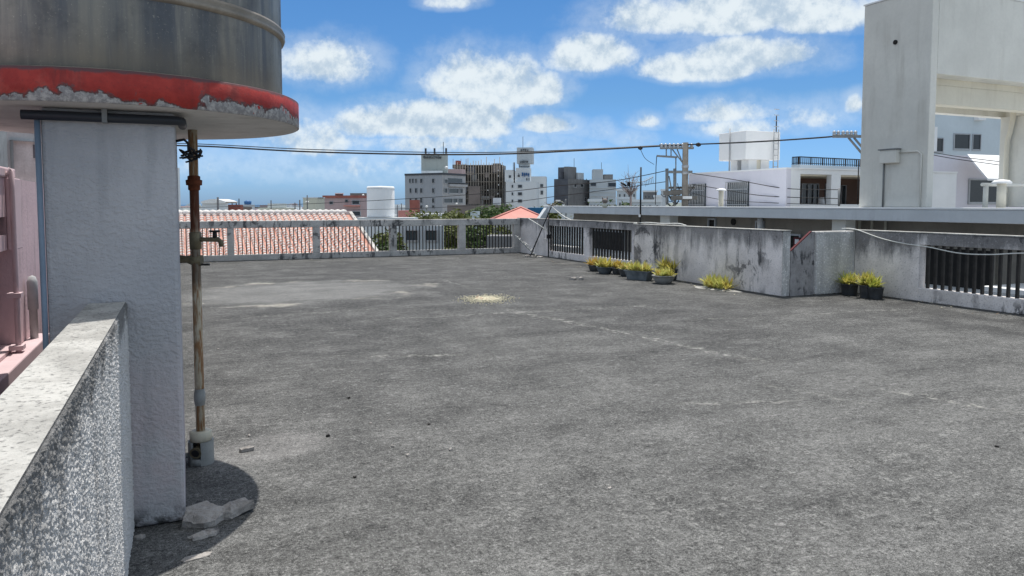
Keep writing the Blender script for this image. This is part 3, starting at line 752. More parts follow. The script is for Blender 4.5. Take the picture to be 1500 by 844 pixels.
# ------------------------------------------------------------------ potted plants
def blade(mb, base, dirv, L, w, droop, mi=0):
    dirv = Vector(dirv).normalized(); side = dirv.cross(Vector((0,0,1)))
    if side.length < 1e-3: side = Vector((1,0,0))
    side.normalize(); pts = []
    for k, (t, ww) in enumerate(((0, .6), (.35, 1), (.7, .7), (1, .03))):
        c = base + dirv * (L*t) - Vector((0, 0, droop*L*t*t)); up = Vector((0,0,1)) - dirv*dirv.z
        pts.append((c - side*w*ww/2 + up*w*.2*ww, c, c + side*w*ww/2 + up*w*.2*ww))
    b = [p for tr in pts for p in tr]; f = []
    for k in range(3): f += [(k*3, k*3+1, k*3+4, k*3+3), (k*3+1, k*3+2, k*3+5, k*3+4)]
    mb.add(b, f, mi, True)
def rosettes(mb, c, rx, ry, z, n, L, seed, ax=(1,0,0), ay=(0,1,0)):
    n = int(n * 1.0) + 1; L = L * 1.2; rnd = random.Random(seed); ax, ay = Vector(ax), Vector(ay)
    for k in range(n):
        th = rnd.uniform(0, 2*PI); rr = math.sqrt(rnd.random())
        o = c + ax*rx*rr*math.cos(th) + ay*ry*rr*math.sin(th) + Vector((0,0,z))
        for j in range(rnd.randint(8, 12)):
            a_ = rnd.uniform(0, 2*PI); e = rnd.uniform(R(22), R(85))
            blade(mb, o, (math.cos(a_)*math.cos(e), math.sin(a_)*math.cos(e), math.sin(e)), L*rnd.uniform(.6, 1.1), rnd.uniform(.026, .044), rnd.uniform(.0, .3))
def pot(px, py, w, h, shape, mat, leaf, n, L, label, seed, grp, d=None, z=0):
    g = at_z(px, py, 0); g = g + FV * w * .42
    if shape == 'trough' : g = at_z(px, py, 0) + FV*.12
    o = thing('potted_plant', label, 'potted plant', g, grp)
    if shape == 'bowl':
        prof = [(w*.30, .002), (w*.33, .01), (w*.44, h*.6), (w*.475, h*.86), (w*.51, h*.9), (w*.51, h), (w*.46, h), (w*.44, h*.86), (0, h*.84)]
        part('pot', MB().lathe(prof, g, 28), M[mat], o)
        part('soil', MB().lathe([(w*.44, h*.87), (0, h*.9)], g, 20), M['soil'], o)
        f = MB(); rosettes(f, g, w*.36, w*.36, h*.85, n, L, seed)
    elif shape == 'tub':
        prof = [(w*.38, .002), (w*.40, .01), (w*.47, h*.93), (w*.5, h*.94), (w*.5, h), (w*.45, h), (w*.44, h*.9), (0, h*.88)]
        part('pot', MB().lathe(prof, g, 28), M[mat], o)
        part('soil', MB().lathe([(w*.44, h*.91), (0, h*.93)], g, 20), M['soil'], o)
        f = MB(); rosettes(f, g, w*.36, w*.36, h*.9, n, L, seed)
    else:
        ln, dp = w/2, .13; m = MB(); ax = Vector((.35, -.937, 0)); ay = Vector((.937, .35, 0))
        def ring(k, z_): return [g + ax*ln*k*i + ay*dp*k*j + Vector((0,0,z_)) for i, j in ((-1,-1),(1,-1),(1,1),(-1,1))]
        rs = [ring(.8, .002), ring(1, h*.88), ring(1.06, h*.88), ring(1.06, h), ring(.95, h), ring(.93, h*.8)]
        m.add([p for r_ in rs for p in r_], [(0,3,2,1)] + [(i*4+k, i*4+(k+1) % 4, i*4+4+(k+1) % 4, i*4+4+k) for i in range(5) for k in range(4)] + [(20,21,22,23)])
        part('pot', m, M[mat], o, bevel=.01)
        sr = ring(.925, h*.83); part('soil', MB().add(sr, [(0,1,2,3)]), M['soil'], o)
        f = MB(); rosettes(f, g, ln*.8, dp*.7, h*.8, n, L, seed, ax, ay)
    part('foliage', f, M[leaf], o)
    return o
G1 = 'potted bromeliads along the long stained parapet'
pot(871, 398, .29, .15, 'bowl', 'pot_dark', 'leaf_o', 9, .24, 'small dark pot of orange bromeliads, farthest along the long parapet', 1, G1)
pot(887.5, 402, .40, .16, 'bowl', 'pot_blue', 'leaf_y', 14, .27, 'slate bowl of bromeliads next to the farthest orange pot', 2, G1)
pot(905, 402.5, .27, .15, 'bowl', 'pot_dark', 'leaf_o', 8, .21, 'small dark bowl of orange yellow bromeliads tucked behind the row middle', 3, G1)
pot(917, 405.5, .30, .16, 'bowl', 'pot_dark', 'leaf_y', 9, .22, 'dark round bowl of yellow bromeliads just left of the long trough', 4, G1)
pot(938, 411, .60, .2, 'trough', 'pot_blue', 'leaf_y', 18, .24, 'long slate coloured trough with pale rim and yellow bromeliads', 5, G1)
pot(975, 417, .47, .17, 'bowl', 'pot_grey', 'leaf_y', 14, .19, 'grey oval bowl of bromeliads standing foremost by the parapet', 6, G1)
pot(985, 411, .60, .24, 'tub', 'pot_dark', 'leaf_y', 22, .26, 'broad dark tub of tall bromeliads behind the grey oval bowl', 7, G1)
G2 = 'potted bromeliads in the stair corner'
pot(1249, 433.5, .30, .2, 'tub', 'pot_dark', 'leaf_g', 10, .24, 'black pot of lime green bromeliads in the stair wall corner', 8, G2)
pot(1273, 437.5, .24, .22, 'tub', 'pot_dark', 'leaf_y', 10, .27, 'middle black pot of yellow bromeliads in the stair corner', 9, G2)
pot(1287, 439, .27, .2, 'tub', 'pot_dark', 'leaf_g', 9, .22, 'right black pot with bromeliads drooping over its rim by the stair corner', 10, G2)
cl = at_z(1051, 423)
pc = thing('plant_clump', 'yellow bromeliad clump growing from soil on the bare roof beside the parapet', 'plant', cl)
so = MB(); rnd = random.Random(3)
ring_ = []
for k in range(22):
    th = 2*PI*k/22; rr = 1 + .18*math.sin(3*th) + .1*rnd.random()
    ring_.append(cl + Vector((.26*rr*math.cos(th), .52*rr*math.sin(th), .002)))
so.add(ring_ + [cl + Vector((0,0,.035))], [(k, (k+1) % 22, 22) for k in range(22)], 0, True)
part('soil', so, M['coping'], pc)
f_ = MB(); rosettes(f_, cl, .15, .36, .02, 24, .26, 77); part('foliage', f_, M['leaf_y'], pc)

lt = MB(); rl = random.Random(15)
for k in range(330):
    if k < 200: p = Vector((RU - abs(rl.gauss(0, .28)) - .03, rl.uniform(10.2, 18.5), .004))
    elif k < 270: p = Vector((RU2 - abs(rl.gauss(0, .25)) - .03, rl.uniform(6.5, 9.5), .004))
    else: p = Vector((rl.uniform(.1, 9.8), FVY - abs(rl.gauss(0, .3)) - .03, .004))
    s_ = rl.uniform(.012, .032); an = rl.uniform(0, 2*PI); a_ = Vector((math.cos(an), math.sin(an), rl.uniform(-.1, .3)))*s_; b_ = Vector((-math.sin(an), math.cos(an), rl.uniform(-.2, .3)))*s_*.35
    p.z += rl.uniform(.003, .012); lt.add([p - a_, p + b_, p + a_, p - b_], [(0,1,2,3)], k % 3 == 0)
solid('leaf_litter', lt, [M['soil'], M['grain']], 'dry leaf bits and grit blown along the foot of the parapets', 'leaf litter', kind='stuff')

# ------------------------------------------------------------------ building helper
class Face:
    """a vertical wall face: origin, unit direction along it, outward normal"""
    def __init__(s, o, d):
        s.o = Vector((o[0], o[1])); s.d = Vector(d).normalized(); n = Vector((s.d.y, -s.d.x))
        s.n = n if n.dot(-s.o) > 0 else -n
    def hit(s, px, py):
        u, v, w, F = ray(px, py); den = u*s.d.y - v*s.d.x
        t = (s.o.x*s.d.y - s.o.y*s.d.x) / den
        return ((Vector((u*t, v*t)) - s.o).dot(s.d), EYE + w*t)
    def P(s, t, z, off=0):
        q = s.o + s.d*t + s.n*off; return Vector((q.x, q.y, z))
    def box(s, mb, t0, t1, z0, z1, d0, d1, mi=0):
        v = [s.P(t, z, d) for t in (t0, t1) for d in (d0, d1) for z in (z0, z1)]
        return mb.add(v, [(0,1,3,2),(4,6,7,5),(0,4,5,1),(2,3,7,6),(0,2,6,4),(1,5,7,3)], mi)
    def pxbox(s, mb, x0, y0, x1, y1, d0, d1, mi=0):
        a_, b_ = s.hit(x0, y0), s.hit(x1, y1)
        return s.box(mb, min(a_[0], b_[0]), max(a_[0], b_[0]), min(a_[1], b_[1]), max(a_[1], b_[1]), d0, d1, mi)

def corner_block(pxl, pxc, pxr, ytop, depth, theta):
    """two visible faces meeting at a corner: returns left face, right face, lengths, top, footprint"""
    C = at_d(pxc, 299, depth); th = R(theta)
    dl = -RV*math.cos(th) + FV*math.sin(th); dr = RV*math.sin(th) + FV*math.cos(th)
    fl_ = Face((C.x, C.y), (dl.x, dl.y)); fr_ = Face((C.x, C.y), (dr.x, dr.y))
    ll = fl_.hit(pxl, 299)[0] if pxl != pxc else 8.; lr = fr_.hit(pxr, 299)[0] if pxr != pxc else 8.
    ll, lr = abs(ll), abs(lr)
    zt = at_d(pxc, ytop, depth).z
    c = Vector((C.x, C.y)); p = [c, c + fl_.d*ll, c + fl_.d*ll + fr_.d*lr, c + fr_.d*lr]
    return fl_, fr_, ll, lr, zt, p
def windows(face, rects, parent, proud=.05, glass='glass', frame='frame', dark=False):
    for (x0, y0, x1, y1) in rects:
        f = MB(); a_, b_ = face.hit(x0, y0), face.hit(x1, y1)
        t0, t1 = sorted((a_[0], b_[0])); z0, z1 = sorted((a_[1], b_[1])); e = min(.09, (t1-t0)*.09)
        for q in ((t0-e, t1+e, z1, z1+e), (t0-e, t1+e, z0-e*1.6, z0), (t0-e, t0, z0, z1), (t1, t1+e, z0, z1)): face.box(f, *q, .001, proud + .03)
        fo = part('window', f, M[frame], parent)
        part('pane', face.box(MB(), t0 + .001, t1 - .001, z0 + .001, z1 - .001, .002, .012), M[glass], fo)

# ------------------------------------------------------------------ neighbour with the long eave
NU = 17.0
v0, v1 = 6.0, at_u(797, 305, NU).y
zt = 1.463; th_ = .31
nb = thing('low_house', 'long low house with a grey flat eave beyond the right parapet', 'house', (20, 20, GZ))
rs = MB()
rs.add([(NU, v0, zt-th_), (NU, v1 - .35, zt-th_), (NU, v1, zt), (NU, v0, zt), (NU+9, v0, zt-th_), (NU+9, v1 - .35, zt-th_), (NU+9, v1, zt), (NU+9, v0, zt)],
       [(0,1,2,3), (7,6,5,4), (3,2,6,7), (0,4,5,1), (1,5,6,2), (0,3,7,4)])
part('roof_slab', rs, M['eave'], nb, bevel=.015)
part('roof_edge', MB().box(NU - .02, NU + .16, v0, v1 - .02, zt + .001, zt + .05), M['white'], nb, bevel=.01)
ew = at_z(792, 321, -.3)
part('end_fin', MB().add([(NU-.9, v1 - .2, .35), (NU-.9, v1 - .5, .35), (NU + .0, v1 - .36, zt - .02), (NU + .0, v1 - .02, zt - .02), (NU+.0, v1 - .4, .35), (NU + .0, v1 - .05, .35)],
     [(0,1,2,3), (0,5,4,1), (1,4,2), (0,3,5), (4,5,3,2)]), M['eave'], nb)
WU = 18.3
nw = MB(); nw.box(WU, WU + 7, v0 + .3, v1 - .8, GZ + .01, zt - th_ - .002)
part('wall', nw, M['eavewall'], nb)
fN = Face((WU, v1), (0, -1))
for (x0, x1) in ((973, 987), (1226, 1246)):
    ta, tb = at_u(x0, 325, NU + .5).y, at_u(x1, 325, NU + .5).y
    part('pillar', MB().box(NU + .3, NU + .7, min(ta, tb), max(ta, tb), GZ + .02, zt - th_ - .002), M['offwhite'], nb, bevel=.01)
wr = [(1040, 322, 1048, 345), (1110, 326, 1118, 350), (1158, 345, 1172, 372), (868, 338, 915, 385), (1352, 362, 1455, 440), (1120, 340, 1150, 380)]
for (x0, y0, x1, y1) in wr:
    a_, b_ = fN.hit(x0, y0), fN.hit(x1, y1)
    f = MB(); t0, t1 = sorted((a_[0], b_[0])); z0, z1 = sorted((a_[1], b_[1]))
    for q in ((t0-.06, t1+.06, z1, z1+.06), (t0-.06, t1+.06, z0-.08, z0), (t0-.06, t0, z0, z1), (t1, t1+.06, z0, z1)): fN.box(f, *q, .001, .07)
    wo = part('window', f, M['frame'] if x0 != 1352 else M['eavewall'], nb); part('pane', fN.box(MB(), t0+.001, t1-.001, z0+.001, z1-.001, .002, .014), M['dark_in'], wo)
for px in (1240, 1262, 1280, 1300):
    t_ = fN.hit(px, 330)[0]; part('downpipe', MB().tube([fN.P(t_, -2, .08), fN.P(t_, zt-th_-.01, .08)], .035, 8), M['cream'], nb)
t_ = fN.hit(1075, 328)[0]; part('vent_hole', MB().tube([fN.P(t_, .95, .0), fN.P(t_, .95, .05)], .12, 12), M['dark_in'], nb)
t_ = fN.hit(1116, 324)[0]; part('wall_lamp', MB().tube([fN.P(t_, 1.1, .08), fN.P(t_, .72, .08)], .1, 10), M['white'], nb)
t0, z0 = fN.hit(1166, 360); t1, z1 = fN.hit(1176, 348)
part('sign', fN.box(MB(), t0, t1, z0, z1, .08, .11), M['redtrim'], nb, label='small red edged white sign'); 
part('sign_face', fN.box(MB(), t0+.06, t1-.06, z0+.06, z1-.06, .111, .115), M['white'], nb)
part('ledge', MB().box(NU - .3, WU - .002, v0, v1 - 1, -1.05, -.55), M['white'], nb)
part('awning', MB().box(NU - .6, WU - .002, 6.5, at_u(1462, 400, NU).y, -.35, -.25), M['white'], nb)

lwx = 14.2; lv0, lv1 = at_u(790, 350, lwx).y, at_u(858, 350, lwx).y
lwt = thing('low_wall', 'pale grey green low wall seen through the barred opening nearest the far corner', 'wall', (lwx, (lv0 + lv1)/2, GZ))
part('wall', MB().box(lwx, lwx + .2, lv1, lv0, GZ + .02, .9), M['fargrey'], lwt)
part('white_band', MB().box(lwx - .6, lwx - .01, lv1, lv0, GZ + .02, at_u(825, 361, lwx - .6).z), M['white'], lwt)
# vents and handrail on that roof
def vent(px, ytop, d, label, k):
    b = at_d(px, 303, d); zt_ = at_d(px, ytop, d).z; b.z = zt + .001
    o = thing('roof_vent', label, 'vent', b)
    part('pipe', MB().lathe([(.16*k, zt + .001), (.16*k, zt_ - .12*k)], b - Vector((0,0,b.z)), 16), M['cream'], o)
    part('cap', MB().lathe([(.10*k, zt_ - .15*k), (.33*k, zt_ - .16*k), (.345*k, zt_ - .11*k), (.25*k, zt_ - .03*k), (.06*k, zt_), (0, zt_ + .002)], b - Vector((0,0,b.z)), 18), M['white'], o)
vent(1056, 276, 26, 'white mushroom vent standing on the long grey eave roof', .54)
vent(1466, 263, 18.2, 'cream mushroom vent inside the concrete portal opening', .64)
hr = at_d(1443, 303, 18.6); hr.z = zt
ho = thing('handrail', 'white pipe handrail inside the concrete portal opening', 'handrail', hr)
hz = at_d(1443, 270.5, 18.6).z
part('rail', MB().tube([hr + Vector((-.15,.0,hz-zt)), hr + Vector((0,0,hz-zt)), hr + Vector((3,0,hz-zt))], .045, 8), M['offwhite'], ho)
part('post', MB().tube([hr + Vector((.0,0,.0)), hr + Vector((0,0,hz-zt))], .06, 8), M['offwhite'], ho)

# concrete portal (roof tank frame)
TU = 17.25; tv0, tv1 = at_u(1360, 200, TU).y, at_u(1261, 200, TU).y
ztp = at_u(1268, 9, TU)
ztop = at_u(1266, 9.5, TU).z
pt = thing('roof_portal', 'tall off white concrete portal with a deep lintel on the neighbouring roof', 'roof structure', (TU + 2.2, (tv0+tv1)/2, zt))
part('left_wall', MB().box(TU, TU + .24, tv0, tv1, zt + .052, ztop), M['offwhite'], pt, bevel=.02)
zl = at_v(1374, 108, tv0).z; zl2 = at_v(1366, 152, tv0 + .5).z
TU2 = at_v(1463, 250, tv1 - .31).x
part('lintel', MB().box(TU + .241, TU2 + 3.2, tv0 + .002, tv0 + .5, zl, ztop - .002), M['offwhite'], pt, bevel=.015)
part('rear_lintel', MB().box(TU + .241, TU2 + 3.2, tv1 - .3, tv1 - .002, zl2, ztop - .002), M['offwhite'], pt)
part('roof_panel', MB().box(TU + .241, TU2 + 3.2, tv0 + .501, tv1 - .301, zl2 + .5, ztop - .002), M['cream'], pt)
part('beam', MB().box(TU + .241, TU2 + 3.2, tv0 + .501, tv0 + .85, zl2, zl2 + .499), M['cream'], pt, bevel=.012)
part('right_wall', MB().box(TU2, TU2 + .3, tv0 + .86, tv1 - .302, zt + .052, zl2 - .002), M['offwhite'], pt, bevel=.015)
fT = Face((TU, tv1), (0, -1))
tb0, zb0 = fT.hit(1294, 240); tb1, zb1 = fT.hit(1319, 219)
part('meter_box', fT.box(MB(), tb0, tb1, zb0, zb1, .001, .16), M['offwhite'], pt, bevel=.015)
part('box_lid', fT.box(MB(), tb0 - .03, tb1 + .03, zb1 + .001, zb1 + .03, .001, .19), M['galv'], pt)
ta, za = fT.hit(1296, 240); tb, zb = fT.hit(1293, 303)
part('conduit', MB().tube([fT.P(ta, za, .03), fT.P(ta, zt + .06, .03)], .022, 8), M['galv'], pt)
tc, zc_ = fT.hit(1351, 222)
part('conduit', MB().tube([fT.P(tb1, zb1 - .08, .03), fT.P(tc - .1, zb1 - .08, .03), fT.P(tc, zb1 - .16, .03), fT.P(tc, zt + .06, .03)], .02, 8), M['offwhite'], pt)
th0, zh = fT.hit(1312, 62); part('drain_hole', MB().tube([fT.P(th0, zh, .0), fT.P(th0, zh, .03)], .06, 12), M['dark_in'], pt)
pp = at_u(1484, 172, TU2 - .1); pq = at_u(1475, 215, TU2 - .1)
part('bent_pipe', MB().tube(curve_pts([pp + Vector((0,0,.3)), pp, (pp + pq)/2, pq, Vector((pq.x, pq.y, zt + .06))]), .07, 10), M['cream'], pt)
part('top_cap', MB().box(TU - .02, TU + .26, tv0 - .02, tv1 + .02, ztop + .001, ztop + .04), M['white'], pt)
part('lintel_cap', MB().box(TU + .27, TU2 + 3.2, tv0 - .02, tv0 + .52, ztop + .001, ztop + .04), M['white'], pt)
lb = at_v(1487, 30, tv0 + .3); part('roof_lamp', MB().box(lb.x - .12, lb.x + .12, tv0 + .2, tv0 + .4, ztop + .041, ztop + .17), M['cream'], pt)

# ------------------------------------------------------------------ white house with the square tank
HU = 26.1; hv0 = at_u(1152, 250, HU).y; hv1 = at_u(1009, 250, HU).y
hz_ = at_u(1152, 247.5, HU).z
wh = thing('white_house', 'white flat roofed house with barred windows and an open balcony behind the grey eave', 'house', (HU + 4, hv0 + 4, GZ))
fL = Face((HU, hv0), (0, 1)); fR = Face((HU, hv0), (1, 0))
ub = at_v(1262, 250, hv0).x
# balcony openings cut between piers on the right face
ox = [(1172, 1217.5, 255, 299), (1231, 1262, 257, 300)]
body = MB(); body.box(HU, HU + .3, hv0, hv1, GZ + .01, hz_)                      # left wall
body.box(HU + .3, HU + 12, hv0 + 3.0, hv1, GZ + .01, hz_ - .002)                    # mass behind the balcony
part('wall', body, M['lav_shade'], wh)  # shaded side of the white house, its shade tint painted in
zo1 = fR.hit(1195, 255.5)[1]; zo0 = fR.hit(1195, 299.5)[1]
fr2 = MB(); fr2.box(HU + .301, HU + 12, hv0 + .001, hv0 + .3, zo1, hz_ - .003); fr2.box(HU + .301, HU + 12, hv0 + .001, hv0 + .3, GZ + .01, zo0)
xs_ = [HU + .301, at_v(1172, 280, hv0).x, at_v(1217.5, 280, hv0).x, at_v(1231, 280, hv0).x, HU + 8.2, HU + 12]
for i in (0, 2, 4): fr2.box(xs_[i], xs_[i+1], hv0 + .002, hv0 + .299, zo0 + .001, zo1 - .001)
part('balcony_front', fr2, M['white'], wh)
part('balcony_back', MB().box(HU + .302, HU + 12, hv0 + 2.8, hv0 + 2.99, GZ + .02, hz_ - .01), M['brownwall'], wh)
part('balcony_ceiling', MB().box(HU + .302, HU + 12, hv0 + .31, hv0 + 2.79, hz_ - .3, hz_ - .01), M['cream'], wh)
fB = Face((HU + .3, hv0 + 2.8), (1, 0))
windows(fB, [(1174, 270, 1182, 299), (1183, 270, 1190, 299), (1191, 270, 1197, 299), (1209, 270, 1216, 299), (1232, 272, 1237, 300)], wh)
for (x0, y0, x1, y1) in ((1009, 270, 1034, 303), (1066, 267, 1097, 303)):
    f = MB(); a_, b_ = fL.hit(x0, y0), fL.hit(x1, y1); t0, t1 = sorted((a_[0], b_[0])); z0, z1 = sorted((a_[1], b_[1]))
    wo = part('window', fL.box(MB(), t0, t1, z0, z1, .002, .02), M['glass2'], wh)
    g = MB()
    for k in range(12): g.tube([fL.P(t0 + (t1-t0)*k/11, z0, .14), fL.P(t0 + (t1-t0)*k/11, z1, .14)], .022, 5)
    for zz in (z0 + .1, (z0+z1)/2 + .25, z1 - .02): fL.box(g, t0, t1, zz - .02, zz + .02, .12, .16)
    part('grille', g, M['frame'], wo)
part('roof_coping', MB().box(HU - .06, HU + 12, hv0 - .06, hv1, hz_ + .001, hz_ + .07), M['white'], wh)
part('plastic_stool', MB().lathe([(.2, zo0 - .2), (.14, zo0 + .35), (0, zo0 + .36)], at_v(1203, 295, hv0 + 1.2) * 1 - Vector((0,0,at_v(1203, 295, hv0 + 1.2).z)), 12), M['white'], wh)

Tk = at_d(1092, 250, 38.5)
tl = Face((Tk.x, Tk.y), (0, 1)); tr = Face((Tk.x, Tk.y), (1, 0))
lv = tl.hit(1053.5, 200)[0]; lu = tr.hit(1143, 200)[0]; zk1 = at_d(1092, 191, 38.5).z; zk0 = at_d(1092, 233, 38.5).z
tw = thing('roof_tank', 'square white concrete water tank on legs above the white house', 'water tank', (Tk.x + lu/2, Tk.y + lv/2, hz_))
part('tank_box', MB().box(Tk.x, Tk.x + lu, Tk.y, Tk.y + lv, zk0, zk1), M['white'], tw, bevel=.02)
lw = .55
for (a_, b_) in ((.5, .35), (lu - lw - .4, .35), (.5, lv - lw - .35), (lu - lw - .4, lv - lw - .35)):
    part('leg', MB().box(Tk.x + a_, Tk.x + a_ + lw, Tk.y + b_, Tk.y + b_ + lw, hz_ + .002, zk0 - .002), M['white'], tw)
part('cross_beam', MB().box(Tk.x + .5 + lw + .001, Tk.x + lu - lw - .401, Tk.y + .4, Tk.y + .8, zk0 - .75, zk0 - .003), M['cream'], tw)
tld = MB(); xl = tr.hit(1135, 220)[0]; zz = zk0 - .9
for dx in (0, .32): tld.tube([tr.P(xl + dx - .2, hz_ + .1, .12), tr.P(xl + dx - .2, zk1 + .12, .12)], .03, 6)
for k in range(11): tld.tube([tr.P(xl - .2, hz_ + .3 + k*.3, .12), tr.P(xl + .12, hz_ + .3 + k*.3, .12)], .02, 5)
part('ladder', tld, M['frame'], tw)
part('lightning_rod', MB().tube([tr.P(lu - .1, zk1, -.2), tr.P(lu - .1, at_d(1142, 166, 38.5).z, -.2)], .03, 6), M['iron'], tw)
xq = tl.hit(1070, 220)[0]; part('overflow_pipe', MB().tube([tl.P(xq, hz_, .06), tl.P(xq, zk1 + .2, .06)], .035, 6), M['frame'], tw)

# terrace building with a black balustrade behind it
fl_, fr_, ll, lr, zt2, fp = corner_block(1158, 1170, 1300, 241, 47, 60)
tb_ = thing('terrace_house', 'pale house with a black roof balustrade between square tank and portal', 'house', (fp[0].x, fp[0].y, GZ))
part('wall', MB().prism(fp, GZ + .01, zt2), M['pale'], tb_)
def balustrade(name, face, t0, t1, z0, h, mat, parent, n):
    m = MB(); face.box(m, t0, t1, z0 + h - .06, z0 + h, -.1, -.04); face.box(m, t0, t1, z0 + .08, z0 + .12, -.1, -.04)
    for k in range(n + 1):
        t = t0 + (t1 - t0)*k/n; w_ = .05 if k % 6 == 0 else .018
        face.box(m, t - w_, t + w_, z0, z0 + h - .061, -.09, -.05)
    return part(name, m, mat, parent)
hh = at_d(1170, 229, 47).z - zt2
balustrade('balustrade', fr_, 0, lr, zt2 + .002, hh, M['iron'], tb_, 48)
balustrade('balustrade', fl_, 0.1, ll, zt2 + .002, hh, M['iron'], tb_, 5)
# houses seen through the portal
fl_, fr_, ll, lr, zt2, fp = corner_block(1345, 1350, 1560, 152, 62, 75)
pb = thing('apartment_building', 'tall pale blue apartment building seen through the concrete portal', 'building', (fp[0].x, fp[0].y, GZ))
part('wall', MB().prism(fp, GZ + .01, zt2), M['pale'], pb)
windows(fr_, [(1369, 203, 1380, 222), (1398, 197, 1419, 218), (1425, 197.5, 1435, 219)], pb)
part('ledge', fr_.pxbox(MB(), 1427, 160, 1437, 177, .01, .5), M['white'], pb)
part('white_panel', fr_.pxbox(MB(), 1358, 186, 1368, 222, .01, .3), M['white'], pb)
fl_, fr_, ll, lr, zt2, fp = corner_block(1335, 1342, 1600, 226, 44, 72)
lw_ = thing('lavender_shade_house', 'lavender shaded white house with a sloping white canopy inside the portal view', 'house', (fp[0].x, fp[0].y, GZ))
part('wall', MB().prism(fp, GZ + .01, zt2), M['lav_shade'], lw_)  # same white with the lavender shade tint in its colour
windows(fr_, [(1420, 264, 1462, 296)], lw_)
t0, z0 = fr_.hit(1358, 289.5); t1, z1 = fr_.hit(1388, 271); wo = part('window', fr_.box(MB(), t0, t1, z0, z1, .002, .02), M['glass2'], lw_)
g = MB()
for k in range(13): fr_.box(g, t0 + (t1-t0)*k/12 - .02, t0 + (t1-t0)*k/12 + .02, z0, z1, .1, .14)
part('grille', g, M['frame'], wo)
cq = [at_d(1417, 226, 44.6), at_d(1447, 261.5, 42.2), at_d(1500, 262.5, 42.6), at_d(1500, 229, 45.2)]
part('canopy', MB().add(cq + [q - Vector((0,0,.12)) for q in cq], [(0,1,2,3), (7,6,5,4), (0,4,5,1), (1,5,6,2), (2,6,7,3), (3,7,4,0)]), M['white'], lw_)

# ------------------------------------------------------------------ utility poles and lines
def insul(mb, p, h=.14, r=.05): mb.lathe([(r*.5, 0), (r, h*.3), (r*.6, h*.5), (r, h*.7), (r*.4, h)], p, 8)
P1 = at_d(1003, 300, 40); P1.z = GZ
z1t = at_d(1006, 209, 40).z
up = thing('utility_pole', 'weathered concrete utility pole with crossarms in front of the white house', 'utility pole', P1)
part('shaft', MB().tube([P1, Vector((P1.x, P1.y, z1t))], [.23, .155], 14), M['polec'], up)
def P40(px, py): return at_d(px, py, 40)
ca = MB(); ca.obox((P40(967, 217) + P40(1016, 217))/2, (P40(1016, 217) - P40(967, 217))/2, FV*.06, (0,0,.06)); ca.obox((P40(967, 212.5) + P40(1010, 212.5))/2 + FV*.2, (P40(1010, 212.5) - P40(967, 212.5))/2, FV*.05, (0,0,.05))
part('crossarm', ca, M['galv'], up)
for px in (969, 975, 981, 987, 993, 1000, 1013):
    for q in (P40(px, 217), P40(px + 2, 217) + FV*.25): im = MB(); insul(im, q, .25, .1); part('insulator', im, M['frame'], up)
part('crossarm', MB().obox((P40(962, 228.5) + P40(992, 230.5))/2, (P40(992, 230.5) - P40(962, 228.5))/2, FV*.05, (0,0,.05)), M['galv'], up)
part('crossarm', MB().obox((P40(980, 252) + P40(1014, 252))/2, (P40(1014, 252) - P40(980, 252))/2, FV*.07, (0,0,.07)), M['galv'], up)
br_ = MB()
for a_, b_ in (((985, 219), (1001, 240)), ((992, 219), (1003, 247)), ((976, 218), (976, 229)), ((983, 218), (983, 230)), ((990, 231), (990, 252)), ((980, 258), (984, 280))): br_.tube([P40(*a_), P40(*b_)], .035, 6)
part('brace', br_, M['galv'], up)
part('band', MB().lathe([(.19, z1t - 1.35), (.19, z1t - 1.2)], (P1.x, P1.y, 0), 14).lathe([(.19, z1t - 1.7), (.19, z1t - 1.55)], (P1.x, P1.y, 0), 14), M['frame'], up)
for px in (977, 988.5):
    part('side_post', MB().tube([P40(px, 247), P40(px, 300)], .085, 10), M['galv'], up)
tf = MB(); rt = random.Random(9)
for (px, py, w_, h_) in ((996, 281, .5, .12), (984, 283, .45, .12), (1006, 290, .5, .1), (1000, 275, .7, .06), (990, 290, .3, .12)): tf.obox(P40(px, py) + FV*rt.uniform(-.2, .2), RV*w_, FV*.1, (0,0,h_))
part('line_gear', tf, M['polec'], up)
part('sign_plate', MB().obox(P40(1004, 289.5) - FV*.24, RV*.3, FV*.01, (0,0,.07)), M['dish'], up)
dw = MB(); dw.tube([P40(962, 229), P40(961, 245), P40(960, 300)], .022, 5)
part('down_wire', dw, M['iron'], up)
tang = MB()
for k in range(14):
    a_ = P40(rt.uniform(976, 1010), rt.uniform(272, 300)); b_ = a_ + RV*rt.uniform(-.7, .7) + Vector((0,0,rt.uniform(-.4, .4))); c_ = (a_ + b_)/2 - Vector((0,0,.25)); tang.tube(curve_pts([a_, c_, b_], 4), .02, 5)
part('tangled_wires', tang, M['iron'], up)

P2 = at_d(1268, 300, 33); P2.z = GZ
u2 = thing('utility_pole', 'utility pole half hidden behind the left wall of the portal', 'utility pole', P2)
def P33(px, py): return at_d(px, py, 33)
part('shaft', MB().tube([P2, Vector((P2.x, P2.y, P33(1268, 190).z))], [.22, .15], 14), M['polec'], u2)
ca = MB(); ca.obox((P33(1220, 200) + P33(1285, 200))/2, (P33(1285, 200) - P33(1220, 200))/2, FV*.06, (0,0,.06))
part('crossarm', ca, M['galv'], u2)
for px in (1222, 1228, 1235, 1241, 1247, 1253): im = MB(); insul(im, P33(px, 199), .22, .09); part('insulator', im, M['frame'], u2)
br_ = MB(); br_.tube([P33(1243, 202), P33(1266, 229)], .05, 6); br_.tube([P33(1251, 202), P33(1268, 222)], .05, 6)
part('brace', br_, M['galv'], u2)
part('guy_wire', MB().tube([P33(1258, 235), P33(1256, 300)], .025, 5), M['iron'], u2)
part('side_post', MB().tube([P33(1229, 276), P33(1229, 302)], .05, 6), M['galv'], u2)

